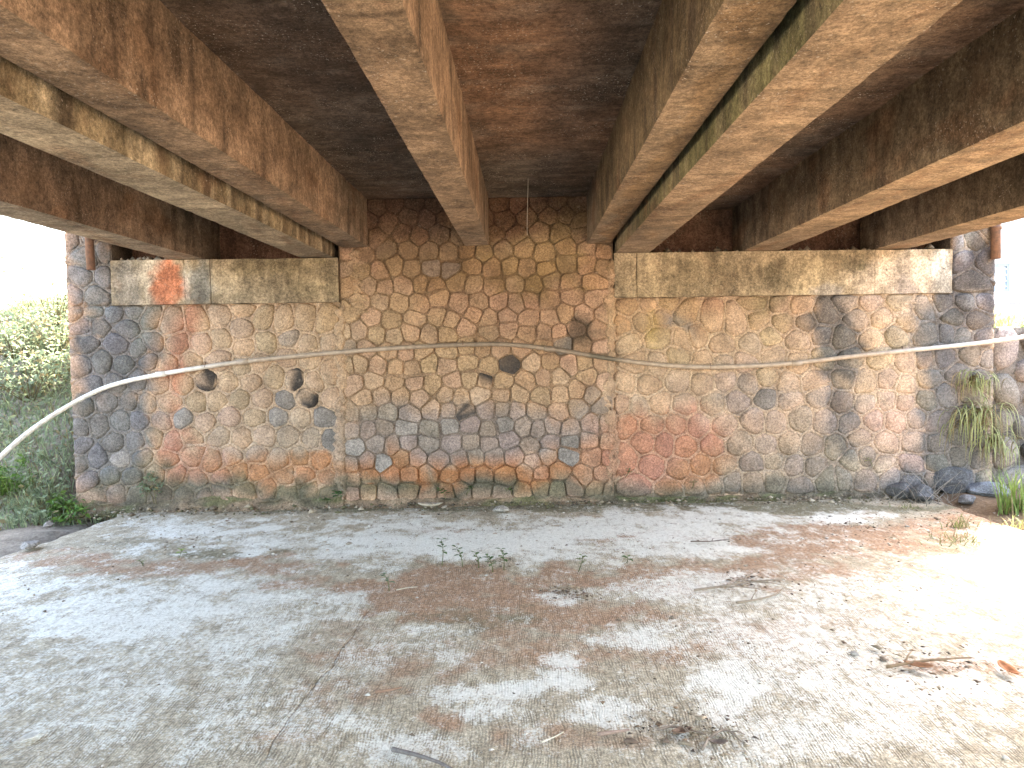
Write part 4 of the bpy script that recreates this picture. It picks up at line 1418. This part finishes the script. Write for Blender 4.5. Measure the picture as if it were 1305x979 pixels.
seedling(563, 720, 0.19, 4, 'tall thin seedling, first of the row on the pale floor band', 21, 0.03)
seedling(590, 722, 0.15, 5, 'bushy seedling second in the row on the pale floor band', 22, 0.06)
seedling(610, 723, 0.12, 4, 'middle seedling of the row on the pale floor band', 27, 0.06)
seedling(628, 728, 0.13, 5, 'leaning seedling fourth in the row on the pale floor band', 23, 0.09)
seedling(642, 726, 0.15, 4, 'upright seedling at the end of the row on the pale floor band', 24, 0.03)
seedling(736, 728, 0.12, 4, 'grassy seedling standing alone beyond the leaf litter', 25, 0.06, (0.12, 0.16, 0.05))
seedling(496, 752, 0.10, 4, 'small seedling growing at the top of the floor crack', 26, 0.03, (0.12, 0.17, 0.10))
seedling(797, 718, 0.05, 2, 'tiny seedling on the reddish floor patch', 28, 0.02)
seedling(226, 712, 0.07, 3, 'tiny yellow-green seedling in the mossy patch near the bank side', 29, 0.04, (0.2, 0.28, 0.06))
seedling(182, 722, 0.06, 3, 'tiny pale weed on the floor near the bank side', 30, 0.05, (0.22, 0.22, 0.12))
WG = 'small plants rooted along the wall foot'
seedling(427, 638, 0.10, 6, 'bright green fern-like plant at the wall foot below the dark stones', 31, 0.05, (0.06, 0.16, 0.05), 0.07, WG, True, 'plant')
seedling(416, 640, 0.05, 4, 'small low plant touching the bright fern-like plant at the wall foot', 32, 0.05, (0.07, 0.15, 0.05), 0.06, WG, True, 'plant')
seedling(568, 634, 0.09, 5, 'leafy green plant at the foot of the middle wall', 33, 0.05, (0.08, 0.17, 0.05), 0.06, WG, True, 'plant')
seedling(594, 628, 0.06, 4, 'small plant at the foot of the middle wall, next to the leafy one', 34, 0.05, (0.09, 0.16, 0.05), 0.05, WG, True, 'plant')
seedling(652, 628, 0.06, 4, 'small plant above the flat floor stone at the wall foot', 35, 0.05, (0.10, 0.16, 0.05), 0.05, WG, True, 'plant')
seedling(797, 606, 0.08, 5, 'pale green plant rooted in the orange-red stones', 36, 0.06, (0.13, 0.18, 0.07), 0.055, WG, True, 'plant')
seedling(882, 620, 0.07, 4, 'small plant at the wall foot below the red stain', 37, 0.05, (0.12, 0.15, 0.07), 0.05, WG, True, 'plant')
seedling(1112, 592, 0.07, 3, 'yellowish plant rooted low in the pale right stones', 38, 0.07, (0.30, 0.28, 0.10), 0.05, WG, True, 'plant')


def hanging(px, py, n, h, label, seedv, off=0.05, dy=0.9, spread=(0.12, 0.05, 0.12)):
    q = np.random.default_rng(seedv)
    p = on_wall(px, py, off)
    root = tag(empty('hanging_grass', p), label, 'grass', 'grass hanging from the outer wall corner')
    b0 = q.normal(0, 1, (n, 3)) * np.array(spread)
    a = q.uniform(math.pi * 1.05, math.pi * 1.95, n)
    hh = h * q.uniform(0.6, 1.2, n)
    d = np.stack([np.cos(a), np.sin(a) * 0.6, np.zeros(n)], 1)
    segs = 5; V = np.zeros((n, segs + 1, 2, 3)); s = np.stack([-np.sin(a), np.cos(a), np.zeros(n)], 1)
    for i in range(segs + 1):
        t = i / segs
        c = b0 + d * (hh * 0.55 * (1 - (1 - t) ** 2))[:, None] + np.array((0, 0, 1.0)) * (hh * (0.35 * t - 1.05 * dy * t * t))[:, None]
        w = 0.009 * (1 - 0.85 * t)
        V[:, i, 0] = c - s * w; V[:, i, 1] = c + s * w
    idx = np.arange(n) * (segs + 1) * 2
    F = np.concatenate([np.stack([idx + 2 * i, idx + 2 * i + 1, idx + 2 * i + 3, idx + 2 * i + 2], 1) for i in range(segs)])
    col = greens(n, q, (0.24, 0.28, 0.12), (0.42, 0.44, 0.22), 0.25)
    link('blades', mesh_np('blades', V.reshape(-1, 3), F, np.repeat(col, (segs + 1) * 2, 0), False), M['leaf'], root)
    mb = MB(); tube_into(mb, [(0, 0.08, -0.05), (0, 0.02, 0.0), (0.01, -0.02, 0.03)], [0.03, 0.035, 0.015], (0.12, 0.1, 0.05), 8)
    link('root_clump', mb.mesh('root_clump'), M['dry'], root)


hanging(1243, 482, 80, 0.24, 'upper pale green grass tuft hanging from the wall corner under the pipe', 41, spread=(0.09, 0.03, 0.05))
hanging(1245, 525, 120, 0.42, 'long yellow-green grass hanging above the dark rocks', 42, spread=(0.13, 0.04, 0.09))
hanging(1270, 560, 70, 0.34, 'lower grass swag trailing towards the bright grass tuft', 43, spread=(0.08, 0.03, 0.06))


def tuft(px, py, n, h, label, seedv, cols, width=0.012, r=0.1, lean=0.5, name='grass_tuft', group=None, single=False):
    q = np.random.default_rng(seedv)
    p = on_floor(px, py, 0.0)
    root = tag(empty(name, p), label, 'grass', group)
    b0 = np.stack([q.normal(0, r, n), q.normal(0, r * 0.7, n), np.full(n, -0.02)], 1)
    V, F, C = blades_np(b0, h, width, lean, q, cols(n, q), 5, 0.35)
    if single:
        for i in range(n):
            a = V[i * 12:(i + 1) * 12]
            link('blade', mesh_np('blade', a, np.array([[2 * j, 2 * j + 1, 2 * j + 3, 2 * j + 2] for j in range(5)]), C[i * 12:(i + 1) * 12], False), M['leaf'], root)
    else:
        link('blades', mesh_np('blades', V, F, C, False), M['leaf'], root)['kind'] = 'stuff'
    m = max(6, n // 6)
    V, F, C = blades_np(b0[:m], h * 0.45, width, lean * 2, q, np.repeat([[0.30, 0.24, 0.12]], m, 0), 4, 0.6)
    link('dead_blades', mesh_np('dead_blades', V, F, C, False), M['leaf'], root)


vivid = lambda n, q: greens(n, q, (0.13, 0.21, 0.055), (0.25, 0.34, 0.11), 0.08)
weedy = lambda n, q: greens(n, q, (0.14, 0.17, 0.06), (0.26, 0.28, 0.12), 0.25)
tuft(1297, 652, 80, 0.42, 'bright green upright grass tuft by the revetment, at the picture edge', 51, vivid, 0.016, 0.09, 0.4, single=True)
tuft(1222, 672, 60, 0.13, 'small grey-green weed tuft on the brown dirt before the rocks', 52, weedy, 0.008, 0.06, 0.9)
tuft(1228, 690, 130, 0.09, 'low spreading pale weed mat on the sunlit floor edge', 53, weedy, 0.008, 0.16, 1.2)
tuft(1160, 648, 40, 0.07, 'little weed tuft at the wall foot beside the dry twigs', 54, weedy, 0.008, 0.06, 1.0)
tuft(1300, 672, 50, 0.12, 'short pale weeds below the bright grass tuft', 55, weedy, 0.008, 0.08, 1.0)
tuft(240, 706, 120, 0.035, 'flat mossy grass patch on the floor near the bank side', 56, weedy, 0.006, 0.16, 1.2)

# weeds along the top of the revetment
N = 1600
tx = rs.uniform(4.7, 7.6, N); ty = rs.uniform(7.3, 9.5, N)
b0 = np.stack([tx, ty, np.where(ty > 7.45, h_back(tx, ty), 1.64)], 1)
V, F, C = blades_np(b0, 0.22, 0.012, 0.9, rs, greens(N, rs, (0.09, 0.14, 0.05), (0.2, 0.26, 0.09)), 3, 0.5)
tag(link('weeds', mesh_np('weeds', V, F, C, False), M['leaf']), 'weeds and grass growing along the top of the revetment', 'grass', kind='stuff')

# ------------------------------------------------------------------ litter on the floor
def twig(pts_px, r, label, seedv, forks=2, col=(0.24, 0.19, 0.14), lift=0.012):
    q = np.random.default_rng(seedv)
    P3 = [on_floor(a, b, lift + q.uniform(0, 0.012)) for a, b in pts_px]
    o0 = P3[0].copy()
    root = tag(empty('twig', o0), label, 'twig', 'dry twigs lying on the floor')
    loc = [tuple(p - o0) for p in P3]
    sp = spline(loc, 14)
    mb = MB(); tube_into(mb, sp, np.linspace(r, r * 0.45, 14), col, 6)
    link('stick', mb.mesh('stick'), M['dry'], root)
    for k in range(forks):
        i = q.integers(3, 11); d = sp[min(13, i + 2)] - sp[i]; L = np.linalg.norm(sp[-1] - sp[0]) * q.uniform(0.2, 0.4)
        d /= np.linalg.norm(d) + 1e-9
        s = np.array((-d[1], d[0], 0)) * q.choice([-1, 1])
        e = d * 0.8 + s * 0.6
        mb = MB(); tube_into(mb, [sp[i], sp[i] + e * L * 0.5 + (0, 0, 0.012), sp[i] + e * L + (0, 0, 0.006)], [r * 0.6, r * 0.45, r * 0.25], col, 5)
        link('side_twig', mb.mesh('side_twig'), M['dry'], root)


twig([(885, 752), (915, 748), (950, 742), (1000, 738)], 0.008, 'longest pale twig across the floor, with side shoots', 61, 3)
twig([(938, 768), (965, 764), (990, 757), (1000, 748)], 0.007, 'bent twig just in front of the longest pale twig', 62, 1)
twig([(880, 690), (905, 690), (930, 687)], 0.006, 'thin dark twig on the red-brown patch of the pale band', 63, 2, (0.13, 0.10, 0.08))
twig([(700, 752), (718, 748), (735, 752)], 0.006, 'short curved twig in the leaf litter behind the floor middle', 64, 2)
twig([(500, 955), (530, 962), (560, 972), (585, 985)], 0.009, 'dark curved twig at the bottom picture edge on white dust', 65, 0, (0.16, 0.14, 0.13))
twig([(478, 882), (498, 879), (512, 876)], 0.007, 'short reddish twig beside the floor crack', 66, 0, (0.26, 0.16, 0.11))
twig([(838, 930), (862, 926), (900, 936)], 0.006, 'dark stick lying in the near leaf litter', 67, 2, (0.22, 0.17, 0.13))
twig([(895, 955), (905, 940), (925, 930), (945, 945)], 0.007, 'forked twig tangled in the near leaf litter', 68, 3, (0.24, 0.19, 0.15))
twig([(762, 936), (790, 932), (802, 930)], 0.008, 'small pinkish stick before the near leaf litter', 69, 0, (0.33, 0.23, 0.18))
twig([(1130, 850), (1180, 842), (1235, 838)], 0.008, 'twig in the brown litter on the sunlit floor', 70, 2, (0.22, 0.15, 0.09))
twig([(505, 752), (520, 749), (532, 748)], 0.004, 'thin straw beside the crack seedling', 71, 0, (0.5, 0.45, 0.36))
twig([(690, 946), (705, 940), (718, 933)], 0.004, 'thin pale straw on the near grooved floor', 72, 0, (0.55, 0.5, 0.4))

# the bramble of dry stems at the far wall corner
q = np.random.default_rng(81)
p0 = on_floor(1180, 640)
br = tag(empty('dry_bramble', p0), 'tangle of thin dry grey stems at the wall foot before the dark rocks', 'dead plant')
for i in range(46):
    b = np.array((q.normal(0, 0.16), q.normal(0, 0.10), 0.0)); a = q.uniform(0, 6.28); L = q.uniform(0.15, 0.42)
    e = b + np.array((math.cos(a) * L * 0.8, math.sin(a) * L * 0.4, L * q.uniform(0.2, 0.9)))
    mb = MB(); tube_into(mb, spline([b, (b + e) / 2 + q.normal(0, 0.03, 3), e], 6), np.linspace(0.0035, 0.0015, 6), np.array((0.27, 0.235, 0.20)) * q.uniform(0.6, 1.3), 4)
    link('stem', mb.mesh('stem'), M['dry'], br)


def dry_leaf(px, py, L, label, seedv, col=(0.45, 0.36, 0.25), curl=0.35, w=0.42):
    q = np.random.default_rng(seedv)
    n, m = 11, 5
    V = []
    for i in range(n):
        t = i / (n - 1)
        wd = w * math.sin(math.pi * (0.04 + 0.94 * t) ** 0.9) * L * 0.5
        for j in range(m):
            s = j / (m - 1) * 2 - 1
            V.append(((t - 0.5) * L, s * wd, abs(s) * wd * curl + 0.25 * L * curl * (2 * t - 1) ** 2 + q.normal(0, 0.001)))
    V = np.array(V); V[:, 2] += 0.012 - V[:, 2].min()
    C = np.repeat([col], len(V), 0) * q.uniform(0.8, 1.2, (len(V), 1))
    o = link('dry_leaf', mesh_np('dry_leaf', V, grid_faces(n, m), C), M['dry'])
    o.location = on_floor(px, py, 0.0); o.rotation_euler = (0, 0, q.uniform(0, 6.28))
    md = o.modifiers.new('thick', 'SOLIDIFY'); md.thickness = 0.002
    return tag(o, label, 'leaf', 'dry leaves on the floor')


dry_leaf(549, 648, 0.24, 'curled pale dry leaf lying near the wall foot', 91, (0.50, 0.42, 0.33), 0.7)
dry_leaf(566, 649, 0.10, 'small pale scrap beside the curled dry leaf', 92, (0.55, 0.48, 0.38), 0.5)
dry_leaf(40, 943, 0.12, 'pale dry leaf lying alone in the near corner of the floor', 93, (0.62, 0.58, 0.50), 0.3)
dry_leaf(290, 716, 0.10, 'pale curled leaf scrap on the brown floor band', 94, (0.55, 0.5, 0.42), 0.5)
dry_leaf(915, 952, 0.07, 'dark curled leaf in the near leaf litter', 95, (0.2, 0.15, 0.12), 0.8)
dry_leaf(870, 938, 0.09, 'brown curled leaf at the edge of the near leaf litter', 96, (0.2, 0.13, 0.09), 0.7)
dry_leaf(1170, 853, 0.12, 'red-brown leaf in the litter on the sunlit floor', 97, (0.30, 0.15, 0.08), 0.6)
dry_leaf(1285, 858, 0.14, 'orange-brown leaf by the right picture edge', 98, (0.40, 0.17, 0.08), 0.5)
dry_leaf(342, 903, 0.035, 'tiny white scrap on the dusty near floor', 99, (0.75, 0.74, 0.7), 0.5)

rock(638, 651, 0.10, 101, 'flat grey stone lying on the floor at the wall foot', 0.28, group='loose stones on the floor', col=(0.40, 0.37, 0.33))
rock(62, 672, 0.06, 102, 'small stone on the soil beside the floor edge', 0.6, group='loose stones on the floor', col=(0.25, 0.23, 0.21))
rock(38, 698, 0.08, 103, 'pale stone on the eroded floor edge by the bank', 0.5, group='loose stones on the floor', col=(0.3, 0.28, 0.26))

# fine scraps: chips, leaf crumbs, pebbles
def crumbs(name, n, gen, size, cols, label, seedv, flat=0.5):
    q = np.random.default_rng(seedv)
    P = gen(n, q)
    base = np.array([(1, 0, 0), (-0.5, 0.8, 0), (-0.6, -0.7, 0), (0.1, 0.1, 1.0), (0.05, -0.1, -0.6)])
    F0 = np.array([[0, 1, 3], [1, 2, 3], [2, 0, 3], [1, 0, 4], [2, 1, 4], [0, 2, 4]])
    sc = size * q.lognormal(0, 0.5, n)
    a = q.uniform(0, 6.28, n); c, s = np.cos(a), np.sin(a)
    st = q.uniform(0.4, 1.0, n)
    V = np.zeros((n, 5, 3))
    bx_, by_ = base[:, 0], base[:, 1]
    V[:, :, 0] = (c[:, None] * bx_ - s[:, None] * by_ * st[:, None]) * sc[:, None]
    V[:, :, 1] = (s[:, None] * bx_ + c[:, None] * by_ * st[:, None]) * sc[:, None]
    V[:, :, 2] = base[:, 2] * flat * sc[:, None]
    V += P[:, None, :] + np.array((0, 0, 1.0)) * (sc * flat * 0.5)[:, None, None]
    F = (np.arange(n)[:, None, None] * 5 + F0[None]).reshape(-1, 3)
    t = q.integers(0, len(cols), n)
    C = np.repeat((np.array(cols)[t] * q.uniform(0.6, 1.2, (n, 1))), 5, 0)
    o = link(name, mesh_np(name, V.reshape(-1, 3), F, C, False), M['dry'])
    return tag(o, label, kind='stuff')


def gen_floor(n, q):
    out = []
    while len(out) < n:
        x, y = q.uniform(-3.8, 4.4), 1.8 + 5.0 * q.random() ** 0.8
        if vnoise(x * 1.3, y * 1.3, 3) * 0.7 + 0.5 * (y > 5.2) > q.random() * 1.1: out.append((x, y, 0.0))
    P = np.array(out)
    P[:, 2] = (fbm(P[:, 0] * 1.1, P[:, 1] * 1.1, 5) - 0.5) * 0.03
    return P


def gen_piles(piles):
    def g(n, q):
        k = q.integers(0, len(piles), n)
        P = np.array([on_floor(piles[i][0], piles[i][1])[:] for i in k])
        r = np.array([piles[i][2] for i in k])
        P[:, 0] += q.normal(0, 1, n) * r; P[:, 1] += q.normal(0, 1, n) * r * 0.7
        P[:, 2] = np.abs(q.normal(0, 0.006, n))
        return P
    return g


crumbs('gravel', 2600, gen_floor, 0.0075, [(0.62, 0.58, 0.52), (0.40, 0.33, 0.26), (0.5, 0.45, 0.4), (0.2, 0.15, 0.11)], 'small chips and crumbs strewn over the concrete floor', 7, 0.4)
crumbs('leaf_litter', 800, gen_piles([(895, 935, 0.13), (850, 932, 0.10), (1180, 848, 0.22), (1240, 852, 0.2), (1000, 745, 0.2), (720, 752, 0.08), (735, 760, 0.07), (1215, 660, 0.16), (620, 718, 0.12), (960, 742, 0.12), (1100, 672, 0.2), (250, 693, 0.25), (560, 655, 0.3)]),
       0.009, [(0.16, 0.11, 0.08), (0.24, 0.16, 0.10), (0.10, 0.075, 0.06), (0.33, 0.26, 0.18)], 'brown leaf and twig crumbs gathered in small heaps on the floor', 8, 0.35)


def gen_base(n, q):
    P = np.stack([q.uniform(U_L, U_R, n), -0.04 - np.abs(q.normal(0, 0.10, n)), np.full(n, 0.0)], 1)
    P[:, 2] = np.maximum(0, 0.05 + P[:, 1] * 0.4 + 0.016) * 0.6
    Rm = np.array(WALL_M.to_3x3()); T = np.array(WALL_M.translation)
    return P @ Rm.T + T


crumbs('debris', 1500, gen_base, 0.012, [(0.24, 0.19, 0.13), (0.14, 0.11, 0.08), (0.36, 0.30, 0.23), (0.12, 0.11, 0.06)], 'mortar crumbs and dead leaf bits banked along the wall foot', 12, 0.6)


def gen_ledge(n, q):
    u = q.choice([0, 1], n, p=[0.3, 0.7])
    uu = np.where(u == 0, q.uniform(-3.95, -3.3, n), q.uniform(1.35, 4.1, n))
    P = np.stack([uu, q.uniform(0.0, 0.3, n), np.full(n, Z_CAP1)], 1)
    Rm = np.array(WALL_M.to_3x3()); T = np.array(WALL_M.translation)
    return P @ Rm.T + T


crumbs('rubble', 260, gen_ledge, 0.02, [(0.33, 0.27, 0.2), (0.2, 0.16, 0.12), (0.42, 0.36, 0.28)], 'mortar crumbs lying on the cap ledges between the girders', 9, 0.8)

# root thread hanging from the slab
a = at_depth(673, 222, 6.2); a.z = Z_OLD; b = at_depth(672, 300, 6.45)
mb = MB(); tube_into(mb, spline([tuple(a), (a.x - 0.005, a.y + 0.05, a.z - 0.12), (b.x, b.y, b.z + 0.1), tuple(b)], 16), 0.0026, (0.5, 0.45, 0.4), 5)
o = link('hanging_thread', mb.mesh('hanging_thread'), M['thread']); tag(o, 'thin pale root thread hanging from the slab before the middle wall', 'thread')
